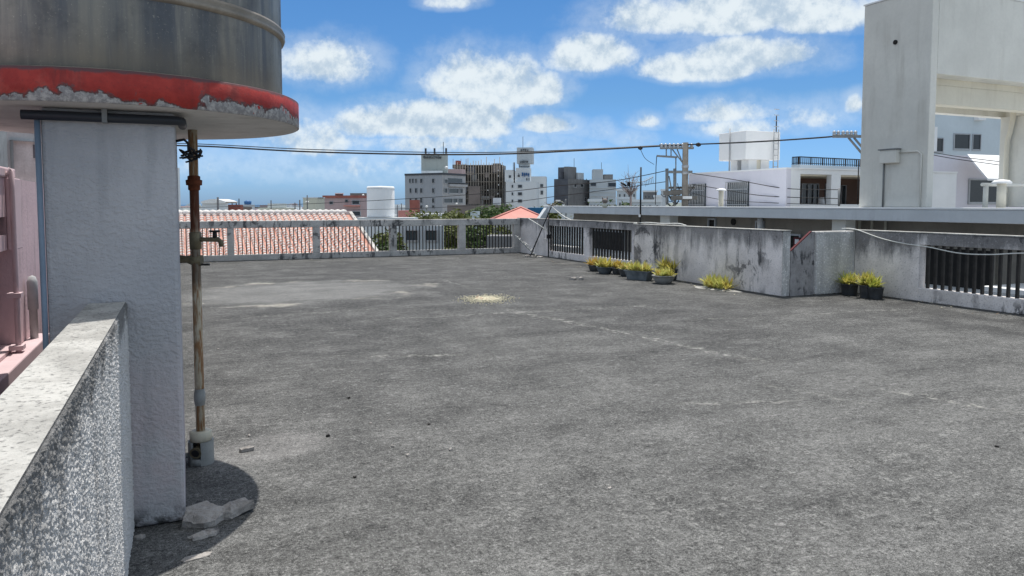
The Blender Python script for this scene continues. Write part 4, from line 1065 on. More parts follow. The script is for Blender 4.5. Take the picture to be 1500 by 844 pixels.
def wire(pts, r, label, mat='black', name='power_cable', cat='cable', n=10, grp=None):
    o = solid(name, MB().tube(curve_pts(pts, n), r, 6), M[mat], label, cat, grp)
    return o
# tank column -> pole -> pole; pixel fractions give the sag, depth runs from the column out to the street
def span(pp, d0, d1, px0=None, px1=None):
    x0, x1 = pp[0][0], pp[-1][0]
    out = []
    for (x, y) in pp:
        f = (x - x0)/(x1 - x0)
        # points of one straight span in plan: solve depth so that the plan stays straight
        a, b = at_d(x0, 299, d0), at_d(x1, 299, d1); r_ = ray(x, y)
        den = r_[0]*(b.y - a.y) - r_[1]*(b.x - a.x)
        t = (a.x*(b.y - a.y) - a.y*(b.x - a.x))/den
        out.append(Vector((r_[0]*t, r_[1]*t, EYE + r_[2]*t)))
    return out
wire(span([(-60, 203), (60, 207.5), (160, 211), (268, 213.5), (320, 215.3), (450, 222.3), (620, 226.3), (740, 225.5), (850, 220.5), (940, 215.5), (1003, 212)], 44, 40), .048, 'thick black power cable spanning the street to the near pole')
wire(span([(-60, 199), (60, 204), (160, 208), (268, 210.3), (320, 212.3), (450, 218.8), (620, 223), (740, 223), (850, 219), (940, 214.5), (1003, 211)], 44.5, 40.3), .026, 'thin upper black wire spanning the street to the near pole')
wire(span([(1003, 212), (1060, 210), (1130, 206.5), (1190, 202.5), (1240, 198.5)], 40, 33), .04, 'black cable spanning the two utility poles before the square tank')
cb = thing('cable_tangle', 'knot of black wires hooked at the top of the tank column', 'cable', (.03, 4.25, 1.9))
tg = MB(); rt = random.Random(4)
for k in range(6):
    c = Vector((.03, 4.3, 1.865)); p = [c + Vector((rt.uniform(-.05, .07), rt.uniform(-.04, .05), rt.uniform(-.045, .04))) for _ in range(4)]; tg.tube(curve_pts(p, 5), .005, 5)
part('wires', tg, M['black'], cb)
solid('cable_splice', MB().lathe([(0, -.12), (.08, -.05), (.08, .05), (0, .12)], span([(-60, 203), (938, 217), (1003, 212)], 44, 40)[1], 10, sx=1.8), M['black'], 'small black splice on the cable left of the near pole', 'splice')
solid('cable_splice', MB().lathe([(0, -.12), (.08, -.06), (.08, .06), (0, .12)], span([(1003, 212), (1023, 212), (1240, 198.5)], 40, 33)[1], 10, sx=2), M['black'], 'small black splice on the cable right of the near pole', 'splice')
WG = 'thin street wires'
wire(span([(1014, 254), (1080, 264), (1150, 276), (1229, 278)], 40, 33), .02, 'thin wire sloping across the white house wall above the barred windows', grp=WG)
wire(span([(1014, 270), (1050, 276), (1120, 287), (1229, 291)], 40, 33), .02, 'lower thin wire crossing the white house barred windows', grp=WG)
wire(span([(977, 250), (900, 265), (820, 272), (740, 281), (600, 291), (420, 300), (255, 305)], 40, 75), .022, 'long thin wire running left from the pole past the dark block', grp=WG)
wire(span([(977, 266), (900, 277), (820, 287), (740, 297), (620, 305), (480, 308)], 40, 75), .02, 'lower long wire running left from the pole above the pink hip roof', grp=WG)
wire(span([(1014, 283), (1060, 293), (1150, 298), (1229, 300)], 40, 33), .016, 'lowest thin wire just above the grey eave', grp=WG)
wire(span([(1360, 222), (1400, 229), (1440, 234), (1500, 241)], 36, 30), .018, 'upper thin wire crossing the portal opening', grp=WG)
wire(span([(1360, 226), (1400, 233), (1440, 238.5), (1500, 247)], 36, 30), .018, 'lower thin wire crossing the portal opening', grp=WG)
wire(span([(938, 218), (945, 232), (958, 241)], 38, 40), .014, 'short slack wire hanging left of the near pole', grp=WG)

# ------------------------------------------------------------------ red tiled roof beyond the far railing
def tile_roof():
    ur0, ur1 = -7.5, at_v(511, 314, 31.0).x
    vr, zr = 31.0, at_v(400, 313.5, 31.0).z
    ve = 23.6; sl_ = (zr - at_u(550, 371, ur1).z) / (31.0 - at_u(550, 371, ur1).y)
    th = thing('tiled_house', 'red tiled house with white mortared ridge just below the far railing', 'house', ((ur0+ur1)/2, 28, GZ))
    part('wall', MB().box(ur0 + .6, ur1 - .6, ve + .9, 2*vr - ve - .9, GZ + .01, zr - sl_*(vr - ve) - .08), M['offwhite'], th)
    L = math.hypot(vr - ve, sl_*(vr - ve)); sd = Vector((0, -(vr-ve)/L, -sl_*(vr-ve)/L)); nd = Vector((0, sd.z, -sd.y)) 
    if nd.z < 0: nd = -nd
    pitch_u, course = .235, .27
    ncol = int((ur1 - ur0)/pitch_u); nc = int(L/course)
    tm = MB(); mm = MB()
    tm.add([(ur0, vr, zr), (ur1, vr, zr), (ur1, ve, zr - sl_*(vr-ve)), (ur0, ve, zr - sl_*(vr-ve))], [(0,1,2,3)])
    sdb = Vector((0, -sd.y, sd.z))
    tm.add([(ur0, vr, zr), (ur1, vr, zr), (ur1, 2*vr-ve, zr - sl_*(vr-ve)), (ur0, 2*vr-ve, zr - sl_*(vr-ve))], [(0,3,2,1)])
    seg = 5
    rj = random.Random(2)
    for c in range(ncol):
        u = ur0 + (c + .5)*pitch_u
        for k in range(nc):
            o = Vector((u + rj.uniform(-.008, .008), vr, zr)) + sd*(k*course); jl = course*.99
            ra, rb = .066, .080
            vs = []
            for (q, r_) in ((0, ra), (jl, rb)):
                for s_ in range(seg + 1):
                    a_ = PI*s_/seg; vs.append(o + sd*q + Vector((r_*math.cos(a_), 0, 0)) + nd*(r_*math.sin(a_) + .004))
            tm.add(vs, [(s_, s_+1, seg+2+s_, seg+1+s_) for s_ in range(seg)] + [tuple(range(seg+1, 2*seg+2))], 0, True)
            # mortar bead at the lower lip of every cover tile
            vs = []
            for (q, r_) in ((jl*.70, .083), (jl*1.02, .091)):
                for s_ in range(seg + 1):
                    a_ = PI*s_/seg; vs.append(o + sd*q + Vector((r_*math.cos(a_), 0, 0)) + nd*(r_*math.sin(a_) + .004))
            mm.add(vs, [(s_, s_+1, seg+2+s_, seg+1+s_) for s_ in range(seg)] + [tuple(range(seg+1, 2*seg+2)), tuple(range(seg+1))], 0, True)
    part('roof_tiles', tm, M['tiles'], th); part('tile_mortar', mm, M['mortar'], th)
    rm = MB(); nr = int((ur1 - ur0)/.24)
    for k in range(nr):
        u = ur0 + (k + .5)*.24
        rm.lathe([(0, 0), (.14, .01), (.15, .07), (.11, .15), (0, .18)], (u, vr - .05, zr + .0), 9)
    rm.box(ur0, ur1, vr - .13, vr + .13, zr - .05, zr + .09)
    part('ridge', rm, M['mortar'], th)
    part('verge', MB().add([Vector((ur1, vr, zr)) , Vector((ur1 + .13, vr, zr)), Vector((ur1 + .13, ve, zr - sl_*(vr-ve))), Vector((ur1, ve, zr - sl_*(vr-ve)))] +
         [Vector((ur1, vr, zr + .09)), Vector((ur1 + .13, vr, zr + .09)), Vector((ur1 + .13, ve, zr + .09 - sl_*(vr-ve))), Vector((ur1, ve, zr + .09 - sl_*(vr-ve)))],
         [(0,3,2,1), (4,5,6,7), (0,1,5,4), (1,2,6,5), (2,3,7,6), (3,0,4,7)]), M['rail'], th)
tile_roof()

# ------------------------------------------------------------------ trees
def tree(px, ytop, d, w, label, mat='tree1', seed=1, h_c=None, n=1500, leaf=.2, grp='trees beyond the railing', cat='tree'):
    rnd = random.Random(seed); b = at_d(px, 300, d); zt_ = at_d(px, ytop, d).z; b.z = GZ
    h = zt_ - GZ; hc = h_c or min(h*.75, w*1.1)
    o = thing('broadleaf_tree', label, cat, b, grp)
    tr_ = MB(); tp_ = b + Vector((0, 0, h - hc*.75)); tr_.tube([b, (b + tp_)/2 + Vector((rnd.uniform(-.2, .2), rnd.uniform(-.2, .2), 0)), tp_], [.24, .19, .14], 8)
    cl_ = []
    for k in range(16):
        th = rnd.uniform(0, 2*PI); e = rnd.uniform(-.6, 1); rr = rnd.uniform(.45, .95)
        q = b + Vector((w/2*rr*math.cos(th)*math.sqrt(max(.05, 1-e*e*.8)), w/2*rr*math.sin(th)*math.sqrt(max(.05, 1-e*e*.8)), h - hc/2 + hc/2*.8*e))
        cl_.append((q, rnd.uniform(.17, .3)*w))
        if k % 2 == 0: tr_.tube([tp_, (tp_ + q)/2 + Vector((0,0,.1)), q], [.09, .06, .02], 6)
    part('trunk', tr_, M['bark'], o)
    f = MB()
    for k in range(n):
        q, r_ = cl_[rnd.randrange(len(cl_))]
        dv = Vector((rnd.gauss(0,1), rnd.gauss(0,1), rnd.gauss(0,1))).normalized()*r_*rnd.uniform(.55, 1.05)
        c = q + Vector((dv.x, dv.y, dv.z*.75)); s_ = leaf*rnd.uniform(.5, 1.2)
        a_ = Vector((rnd.gauss(0,1), rnd.gauss(0,1), rnd.gauss(0,.5))).normalized(); n_ = (dv.normalized() + Vector((rnd.gauss(0,.5), rnd.gauss(0,.5), rnd.gauss(.4,.4)))).normalized()
        bb = n_.cross(a_).normalized()
        f.add([c - a_*s_, c + bb*s_*.45, c + a_*s_, c - bb*s_*.45], [(0,1,2,3)])
    part('crown', f, M[mat], o)
tree(548, 331, 34, 3.0, 'dark bushy tree beside the verge of the red tiled roof', 'tree1', 11, 4.2, 2200, .17)
tree(566, 336, 37, 2.6, 'olive tree right of the dark bush by the tiled verge', 'tree2', 12, 3.4, 1500, .17)
tree(665, 308, 62, 6.2, 'wide olive tree rising over the railing before the grey hotel', 'tree2', 13, 6.0, 2600, .26)
tree(648, 330, 44, 3.6, 'low olive tree behind the fourth railing bay', 'tree2', 18, 4.0, 1600, .2)
tree(706, 326, 46, 4.6, 'dark tree filling the left half of the last railing bay', 'tree1', 14, 5.0, 2600, .21)
tree(742, 326, 44, 4.4, 'olive tree filling the right half of the last railing bay', 'tree2', 15, 5.0, 2400, .2)
tree(702, 307, 95, 7.0, 'dark tree in front of the scaffolded building', 'tree1', 16, 5.0, 2000, .33)
tree(735, 306, 100, 6.0, 'small dark tree before the tall sign building', 'tree1', 17, 4.0, 1400, .33)
tree(801, 296, 85, 3.6, 'small light green tree between sign building and charcoal block', 'tree2', 19, 3.2, 1300, .25)
tree(617, 314, 75, 5.0, 'low tree below the grey hotel front', 'tree2', 20, 3.0, 1200, .26)
tree(905, 309, 60, 7.0, 'low hedge like tree peeping over the grey eave', 'tree1', 22, 2.6, 1000, .25)
tree(600, 345, 60, 7.5, 'shaded tree deep behind the third railing bay', 'tree1', 23, 4, 1600, .28)
# bare tree behind the antenna
bt = at_d(924, 300, 55); bt.z = GZ; rnd = random.Random(21)
bo_ = thing('bare_tree', 'leafless reddish tree rising behind the antenna mast', 'tree', bt)
tm = MB(); tpz = at_d(924, 286, 55); tm.tube([bt, tpz], [.14, .08], 7); tw_ = MB()
for k in range(26):
    a_ = rnd.uniform(-1.25, 1.25); ln = rnd.uniform(.8, 2.1); q0 = tpz + Vector((0,0,rnd.uniform(-.2, .3)))
    q1 = q0 + RV*math.sin(a_)*ln*.6 + FV*rnd.uniform(-.5, .5) + Vector((0,0,math.cos(a_)*ln)); tw_.tube([q0, (q0+q1)/2 + Vector((rnd.uniform(-.1,.1), 0, .08)), q1], [.03, .022, .008], 4)
    for j in range(3):
        q2 = q0 + (q1 - q0)*rnd.uniform(.4, .9); tw_.tube([q2, q2 + RV*rnd.uniform(-.4, .4) + Vector((0,0,rnd.uniform(.1, .45)))], [.014, .006], 4)
part('trunk', tm, M['twig'], bo_); part('branches', tw_, M['twig'], bo_)

# ------------------------------------------------------------------ town in the distance
def block(name, label, cat, pxl, pxc, pxr, ytop, depth, theta, wall, wall2=None, grp=None, parapet=.5):
    fl_, fr_, ll, lr, zt_, fp = corner_block(pxl, pxc, pxr, ytop, depth, theta)
    o = thing(name, label, cat, (fp[0].x, fp[0].y, GZ), grp)
    if wall2:
        w_ = MB().prism(fp, GZ + .01, zt_); w_.m = [0, 0, 0, 0, 0, 1]
        part('wall', w_, [M[wall], M[wall2]], o)
    else: part('wall', MB().prism(fp, GZ + .01, zt_), M[wall], o)
    return o, fl_, fr_, ll, lr, zt_, fp

# grey hotel
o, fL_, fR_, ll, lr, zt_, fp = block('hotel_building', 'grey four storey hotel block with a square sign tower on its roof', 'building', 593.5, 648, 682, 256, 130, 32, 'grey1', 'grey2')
windows(fL_, [(x, y, x + w_, y + h_) for x, w_ in ((600, 2), (604.3, 2), (608.8, 2), (616, 3), (633.5, 3)) for y, h_ in ((262, 6),)], o, .1)
windows(fL_, [(x, y, x + w_, y + h_) for x, w_ in ((600.5, 2.4), (608.3, 3), (616, 3), (633.5, 3)) for y, h_ in ((276, 6.5), (290.5, 6.5))], o, .1)
windows(fL_, [(616, 301, 619, 306), (633.5, 301, 636.5, 305)], o, .1)
windows(fR_, [(650.5, 263, 655, 268), (650, 276, 654.5, 282.5), (657, 276.5, 671, 283), (673, 276.5, 677, 283), (650, 291, 662, 297), (663, 291, 669, 297), (671, 291, 677, 297)], o, .1, 'glass2')
m = MB(); fR_.pxbox(m, 656, 267.5, 681.8, 269.5, .01, .6); part('balcony_edge', m, M['sign_dark'], o)
m = MB(); fR_.pxbox(m, 656, 269.6, 681.8, 274, .01, .5); part('balcony_front', m, M['grey2'], o)
m = MB(); fR_.pxbox(m, 656, 261, 677, 267.4, .005, .03); part('loggia', m, M['glass2'], o)
m = MB(); fL_.box(m, -.1, ll, zt_, zt_ + .35, -.3, .12); fR_.box(m, .21, lr, zt_, zt_ + .35, -.3, .12); part('roof_edge', m, M['sign_dark'], o)
tl_ = corner_block(617.5, 655.5, 656.5, 225, 136, 6)
m = MB().prism(tl_[5], zt_ + .01, tl_[4]); part('sign_tower', m, M['green_grey'], o)
tf_ = tl_[0]; m = MB(); rs_ = random.Random(31)
def glyphs(face, x0, x1, y0, y1, n, mb, seed, off=.05):
    rr = random.Random(seed); w_ = (x1 - x0)/n
    for k in range(n):
        xa, xb = x0 + k*w_ + w_*.1, x0 + (k+1)*w_ - w_*.1
        for j in range(4):
            if rr.random() < .5: x = rr.uniform(xa, xb); face.pxbox(mb, x - w_*.08, y0 + (y1-y0)*rr.uniform(0, .3), x + w_*.08, y1 - (y1-y0)*rr.uniform(0, .3), off, off + .12)
            else: y = rr.uniform(y0, y1); face.pxbox(mb, xa, y - (y1-y0)*.07, xb, y + (y1-y0)*.07, off + .13, off + .24)
glyphs(tf_, 619.5, 647, 229, 232.5, 9, m, 3); glyphs(tf_, 620, 644, 224.8, 227.6, 7, m, 4)
part('roof_lettering', m, M['sign_dark'], o)
m = MB()
for px in (623, 636, 653): tf_.box(m, tf_.hit(px, 225)[0] - .15, tf_.hit(px, 225)[0] + .15, tl_[4], tl_[4] + 1.0, -.5, -.2)
part('lamp_post', m, M['sign_dark'], o)
q = at_d(649.5, 226, 136); part('aerial', MB().tube([Vector((q.x, q.y, tl_[4])), Vector((q.x, q.y, at_d(649.5, 208, 136).z))], .06, 5), M['iron'], o)
pr = corner_block(616, 645, 648, 252, 133, 12); m = MB().prism([p_ + Vector((SY, CY))*1.5 for p_ in pr[5]], zt_ + .02, pr[4] + .3); part('roof_house', m, M['farwhite'], o)
q = at_d(654, 246, 129); part('satellite_dish', MB().lathe([(0, .30), (.2, .25), (.31, .05), (.28, -.15), (0, -.25)], q, 14), M['dish'], o)
pr = corner_block(656, 676.5, 682, 247.5, 141, 12); part('rear_wing', MB().prism(pr[5], GZ + .02, pr[4]), M['farpink'], o)

# scaffolded building
o, fL_, fR_, ll, lr, zt_, fp = block('scaffolded_building', 'dark building wrapped in scaffolding and netting, right of the grey hotel', 'building', 668, 737, 741, 242, 165, 8, 'scaf', 'dkgrey2')
rnd = random.Random(8)
for k in range(19):
    t = ll*k/18; zz = zt_ + rnd.uniform(.2, 1.8)
    part('scaffold_pole', MB().tube([fL_.P(t, GZ + .1, 1.0), fL_.P(t, zz, 1.0)], .07, 5), M['scaftube'], o)
for k in range(9):
    zz = GZ + 2 + (zt_ - GZ - 2)*k/8; part('scaffold_ledger', MB().tube([fL_.P(0, zz, 1.07), fL_.P(ll, zz, 1.07)], .045, 5), M['scaftube'], o)
    part('plank', fL_.box(MB(), 0, ll, zz - .1, zz - .02, .25, .9), M['farbrown'], o)
for k in range(40):
    t = rnd.uniform(0, ll*.93); zz = rnd.uniform(-1, zt_ - 1.2); part('netting', fL_.box(MB(), t, t + rnd.uniform(.7, 2.2), zz, zz + rnd.uniform(.6, 1.9), .92, .95 + .02*(k % 4)), M[('dark_in', 'dkgrey2', 'scaf', 'farbrown', 'dkgrey')[k % 5]], o)  # patches for openings and netting between the scaffold poles
part('red_platform', fL_.pxbox(MB(), 664, 241.5, 684, 247, -2.5, .9), M['farbrown'], o)
part('red_hoist', fL_.pxbox(MB(), 668, 235.5, 673.5, 241.4, -1.5, .5), M['redroof'], o)
for px in (664.5, 676, 683.5): part('scaffold_pole', fL_.pxbox(MB(), px - .25, 233, px + .25, 241.4, .5, .6), M['redroof'], o)
for (px, py) in ((731, 250), (731, 258), (731.5, 271), (730.5, 284), (716, 279)): part('white_sheet', fL_.pxbox(MB(), px - .6, py - .9, px + .6, py + .9, 1.1, 1.15), M['dish'], o)
m = MB(); fL_.pxbox(m, 688, 273, 705, 299, 1.15, 1.3); part('net_panel', m, M['farbrown'], o)
# white sign building
o, fL_, fR_, ll, lr, zt_, fp = block('sign_building', 'white building carrying a tall grey sign tower with faint lettering', 'building', 741, 786, 790, 266, 158, 6, 'farwhite', 'fargrey')
windows(fL_, [(x, y, x + w_, y + h_) for x, w_ in ((749.7, 2), (759, 5.5)) for y, h_ in ((271, 4), (282, 4), (292.5, 4))], o, .12)
pr = corner_block(739.5, 752, 760, 249, 160, 6); part('upper_wing', MB().prism(pr[5], zt_ + .01, pr[4]), M['farwhite'], o); windows(pr[0], [(745.5, 257, 748.5, 260.5)], o, .1)
pr = corner_block(755.5, 776, 778, 246, 159, 6); part('stair_tower', MB().prism(pr[5], zt_ + .012, pr[4]), M['farwhite'], o); ff = pr[0]
m = MB(); glyphs(ff, 758, 762, 252, 259, 1, m, 5); part('lettering', m, M['sign_dark'], o)
m = MB(); glyphs(ff, 764, 776, 252.5, 258.5, 4, m, 6); glyphs(ff, 764, 776, 252.5, 258.5, 4, m, 16); part('blue_lettering', m, M['sign_blue'], o)
windows(ff, [(771, 261, 772.5, 264.5), (774.5, 261, 775.7, 264.5)], o, .1)
pr = corner_block(757, 780, 782, 216, 160.5, 6); zz0 = at_d(770, 239.5, 160.5).z
part('sign_box', MB().prism(pr[5], zz0, pr[4]), M['fargrey'], o)
part('sign_neck', MB().prism([p_ + Vector((SY, CY))*.8 for p_ in corner_block(760, 775, 777, 240, 160.8, 6)[5]], at_d(770, 247, 160.5).z - .5, zz0 - .01), M['farwhite'], o)
m = MB(); glyphs(pr[0], 762.5, 774.5, 218.5, 222.5, 4, m, 7); glyphs(pr[0], 761, 774.5, 235.5, 239.2, 5, m, 9); part('sign_lettering', m, M['sign_dark'], o)
m = MB(); pr[0].pxbox(m, 760, 239.6, 760.8, 244.5, .02, .2); pr[0].pxbox(m, 760.9, 243.8, 775.5, 244.6, .02, .2); part('sign_bracket', m, M['sign_dark'], o)
q = at_d(766, 216, 161); part('aerial', MB().tube([q, at_d(766, 200, 161)], .05, 5), M['iron'], o)
q = at_d(753.5, 250, 157); m = MB().tube([at_d(753.5, 268, 157), at_d(753.5, 238, 157)], .14, 6).tube([at_d(751.8, 250, 157), at_d(751.8, 238, 157)], .05, 5); part('flue', m, M['sign_dark'], o)
o, fL_, fR_, ll, lr, zt_, fp = block('office_block', 'pale office block with a white roof rail behind the sign building', 'building', 778, 799.5, 801, 258.5, 185, 5, 'farwhite', 'fargrey')
windows(fL_, [(781, 270, 784.5, 274), (791.5, 270, 795.5, 274), (792, 279.5, 795.5, 285), (781, 279, 783, 281)], o, .12, 'glass2')
# charcoal block
o, fL_, fR_, ll, lr, zt_, fp = block('charcoal_building', 'charcoal brick building with stepped roof huts', 'building', 811.5, 832, 863, 262, 190, 35, 'dkgrey', 'dkgrey2')
for (a_, b_, c_, yt, d_, mt) in ((818, 827, 845, 244.5, 193, 'dkgrey'), (826.5, 833, 844.8, 243.5, 191.5, 'dkgrey2'), (819, 822, 834, 251, 191.5, 'dkgrey'), (845, 847, 856, 252.5, 194, 'fargrey')):
    pr = corner_block(a_, b_, c_, yt, d_, 35); part('roof_hut', MB().prism([p_ + Vector((SY, CY))*2 for p_ in pr[5]], zt_ + .01 + .01*d_*.01, pr[4]), M[mt], o)
m = MB(); fR_.pxbox(m, 834, 246, 844, 252.5, .02, .1)
windows(fR_, [(856, 290, 859, 295), (840, 270, 844, 274), (850, 270, 854, 274)], o, .1)
m = MB()
for k in range(7): fR_.pxbox(m, 832 + k*4.4, 262, 832.6 + k*4.4, 303, .02, .08)
for k in range(4): fR_.pxbox(m, 832, 268 + k*8, 862.8, 268.7 + k*8, .1, .16)
part('facade_ribs', m, M['dkgrey2'], o)
q = at_d(841, 245, 192); part('aerial', MB().tube([q, at_d(841, 232, 192)], .06, 5), M['iron'], o)
o, fL_, fR_, ll, lr, zt_, fp = block('apartment_block', 'pale grey apartment block with a stair tower, right of the charcoal building', 'building', 863.5, 902, 903.5, 263, 195, 4, 'fargrey', 'farwhite')
windows(fL_, [(865, 268, 873, 272.5), (891, 268, 902, 273.5)], o, .15)
pr = corner_block(868, 883, 885, 248, 196, 4); part('stair_tower', MB().prism(pr[5], zt_ + .01, pr[4]), M['fargrey'], o)
pr = corner_block(884, 897.5, 899, 255.5, 197, 4); part('roof_shed', MB().prism(pr[5], zt_ + .012, pr[4]), M['dkgrey2'], o)
m = MB()
for k in range(5): fL_.pxbox(m, 864, 275 + k*6, 901.5, 275.6 + k*6, .02, .25)
part('floor_band', m, M['farwhite'], o)
q = at_d(881, 250, 198); part('aerial', MB().tube([q, at_d(881, 238, 198)], .06, 5), M['iron'], o)
# tall mast far behind the column edge
# small blocks right of it
sm_blocks = [
 ('low grey block with a white roof band right of the pale apartment block', 904, 932, 933, 279.5, 150, 'fargrey'),
 ('mauve grey block behind the bare tree', 911, 931, 932, 278.5, 170, 'dkgrey2'),
 ('boxy grey block with pale roof edge right of the antenna mast', 943, 962, 963.5, 281.5, 160, 'dkgrey2'),
 ('narrow pale block left of the near utility pole', 969, 975, 976, 280, 140, 'fargrey'),
 ('white gabled shed low behind the antenna mast', 905, 926, 927, 292, 110, 'farwhite'),
 ('small white hut beside the near utility pole', 959, 969, 970, 289, 120, 'farwhite'),
 ('pale shed with teal wall just above the grey eave', 863, 882, 884, 295.5, 100, 'fargrey'),
 ('long low grey house just above the grey eave', 926, 968, 970, 296, 105, 'fargrey'),
]
for i, (lb_, a_, b_, c_, yt, d_, mt) in enumerate(sm_blocks):
    o, fL_, fR_, ll, lr, zt_, fp = block('town_building', lb_, 'building', a_, b_, c_, yt, d_, 6, mt)
    m = MB(); fL_.box(m, -.2, ll + .2, zt_ + .001, zt_ + .35, -ll*.5, .2); part('roof', m, M['farwhite'], o)
    if b_ - a_ > 12: windows(fL_, [(a_ + (b_-a_)*(k + .4)/4, yt + 5, a_ + (b_-a_)*(k + .4)/4 + 2, yt + 9) for k in range(4)], o, .08, 'glass2')
q = at_d(887, 300, 62); gs = MB(); bq = q.copy(); bq.z = GZ
ob = thing('rooftop_ornament', 'reddish brown lion shaped roof ornament above the grey eave', 'ornament', at_d(886, 303, 26))
qq = at_d(886, 303, 26); qq.z = zt
part('body', MB().lathe([(.06, 0), (.09, .03), (.075, .13), (.06, .17), (0, .18)], qq, 12), M['farcream'], ob)
part('head', MB().lathe([(0, .15), (.09, .19), (.105, .26), (.07, .32), (0, .34)], qq, 12).tube([qq + RV*.07 + Vector((0,0,.3)), qq + RV*.1 + Vector((0,0,.41))], [.03, .006], 6).tube([qq - RV*.07 + Vector((0,0,.3)), qq - RV*.1 + Vector((0,0,.41))], [.03, .006], 6), M['farbrown'], ob)

# left of the hotel
q = at_d(558, 318, 72)
wt = thing('white_cylinder_tank', 'big plain white cylindrical tank on a low white roof left of the hotel', 'water tank', Vector((q.x, q.y, q.z)))
rT = 20/1083*72; part('tank_body', MB().lathe([(rT*1.02, q.z), (rT, q.z + .15), (rT, at_d(558, 275, 72).z), (rT*.95, at_d(558, 273.3, 72).z), (0, at_d(558, 272.5, 72).z)], (q.x, q.y, 0), 40), M['white'], wt)
part('rim', MB().lathe([(rT + .005, at_d(558, 277, 72).z), (rT + .03, at_d(558, 276.5, 72).z), (rT + .005, at_d(558, 275.5, 72).z)], (q.x, q.y, 0), 40), M['farwhite'], wt)
o, fL_, fR_, ll, lr, zt_, fp = block('white_house', 'low white roofed house under the white cylindrical tank', 'house', 522, 606, 612, 319, 70, 4, 'farwhite')
pr = corner_block(577, 640, 645, 312.5, 78, 4)
o, fL_, fR_, ll, lr, zt_, fp = block('white_house', 'wide white flat roof in front of the grey hotel', 'house', 596, 645, 652, 313, 84, 4, 'farwhite')
o, fL_, fR_, ll, lr, zt_, fp = block('pink_house', 'dull pink two storey house left of the white cylindrical tank', 'house', 474, 528, 541, 290, 105, 8, 'farpink')
windows(fL_, [(483, 295.5, 488, 299), (506, 292.5, 510, 296), (516.5, 294, 526.5, 299), (516, 310, 528, 316)], o, .1)
m = MB(); fL_.box(m, -.1, ll + .1, zt_ + .001, zt_ + .35, -4, .15); part('roof_edge', m, M['redroof'], o)
pr = corner_block(491, 502, 503, 284, 107, 8); part('roof_hut', MB().prism(pr[5], zt_ + .36, pr[4]), M['farbrown'], o)
pr = corner_block(491, 503, 504, 282.8, 106.8, 8); part('hut_roof', MB().prism(pr[5], corner_block(491, 502, 503, 284, 107, 8)[4] + .002, pr[4]), M['dish'], o)
m = MB(); fL_.pxbox(m, 505, 300.5, 528, 302.5, .02, .5); part('balcony', m, M['pinkroof'], o)
o, fL_, fR_, ll, lr, zt_, fp = block('brown_house', 'brown house half hidden behind the white cylindrical tank', 'house', 513, 537, 545, 283, 120, 8, 'farbrown')
q = at_d(532, 286.5, 119); part('satellite_dish', MB().lathe([(0, .25), (.16, .15), (.22, 0), (0, -.2)], q, 10), M['dish'], o)
o, fL_, fR_, ll, lr, zt_, fp = block('cream_house', 'cream box shaped house with a round dish, left of the pink house', 'house', 444, 464, 475.5, 290.5, 88, 30, 'farcream')
q = at_d(450, 296.5, 87); part('satellite_dish', MB().lathe([(0, .2), (.18, .12), (.24, 0), (0, -.15)], q, 12), M['dish'], o)
m = MB(); fL_.box(m, -.1, ll, zt_ + .001, zt_ + .12, -1, .1); fR_.box(m, .11, lr, zt_ + .001, zt_ + .12, -1, .1); part('roof_edge', m, M['farwhite'], o)
# white house with curved roof
o, fL_, fR_, ll, lr, zt_, fp = block('white_house', 'white house with low curved roof above the tiled ridge', 'house', 296, 332, 334, 298, 92, 5, 'farwhite')
ry = MB(); prof = []
for k in range(11):
    t = ll*k/10; zz = zt_ + .5*math.sin(PI*(.12 + .76*k/10))**.8 * (1.1 - .25*abs(k/10 - .4)); prof.append((t, zz))
vs = [fL_.P(t, z, .3) for t, z in prof] + [fL_.P(t, z, -3) for t, z in prof] + [fL_.P(t, zt_ + .002, .3) for t, z in prof] + [fL_.P(t, zt_ + .002, -3) for t, z in prof]
ry.add(vs, [(k, k+1, 12+k, 11+k) for k in range(10)] + [(k, k+1, 23+k, 22+k) for k in range(10)] + [(11+k, 12+k, 34+k, 33+k) for k in range(10)])
part('roof', ry, M['dish'], o)
o, fL_, fR_, ll, lr, zt_, fp = block('red_house', 'red walled house with roof gear right of the white curved roof', 'house', 332, 352, 356, 300, 95, 6, 'redroof')
for px, yt in ((340, 294), (350, 291), (346, 296)):
    m = MB().tube([at_d(px, 300.5, 96), at_d(px, yt, 96)], .07, 5); part('roof_post', m, M['sign_dark'], o)
for (lb_, a_, b_, yt, d_, mt) in (('brown low house with red roof left of the town strip', 344, 368, 303, 100, 'farbrown'), ('pale house with blue roof tank above the tiled ridge', 356, 372, 300, 110, 'farwhite')):
    o, fL_, fR_, ll, lr, zt_, fp = block('town_house', lb_, 'house', a_, b_, b_ + 1, yt, d_, 5, mt)
    if yt == 300:
        q = at_d(363, 300, 112); part('roof_tank', MB().lathe([(.5, zt_), (.55, zt_ + .5), (0, zt_ + .7)], (q.x, q.y, 0), 12), M['sign_blue'], o)
# posts and street lamps among the roofs
for i, (px, yt, d_) in enumerate(((319, 289, 60), (397, 293.5, 80), (432, 297, 80), (439, 293, 70), (450, 286, 85), (281, 291, 70), (582, 300, 90), (588, 298, 90))):
    q = at_d(px, 305, d_); q.z = GZ
    solid('roof_post', MB().tube([q, at_d(px, yt, d_)], .06 if d_ > 65 else .08, 6), M['sign_dark'], 'thin dark post rising among the low roofs on the left', 'post', 'posts among the distant roofs')
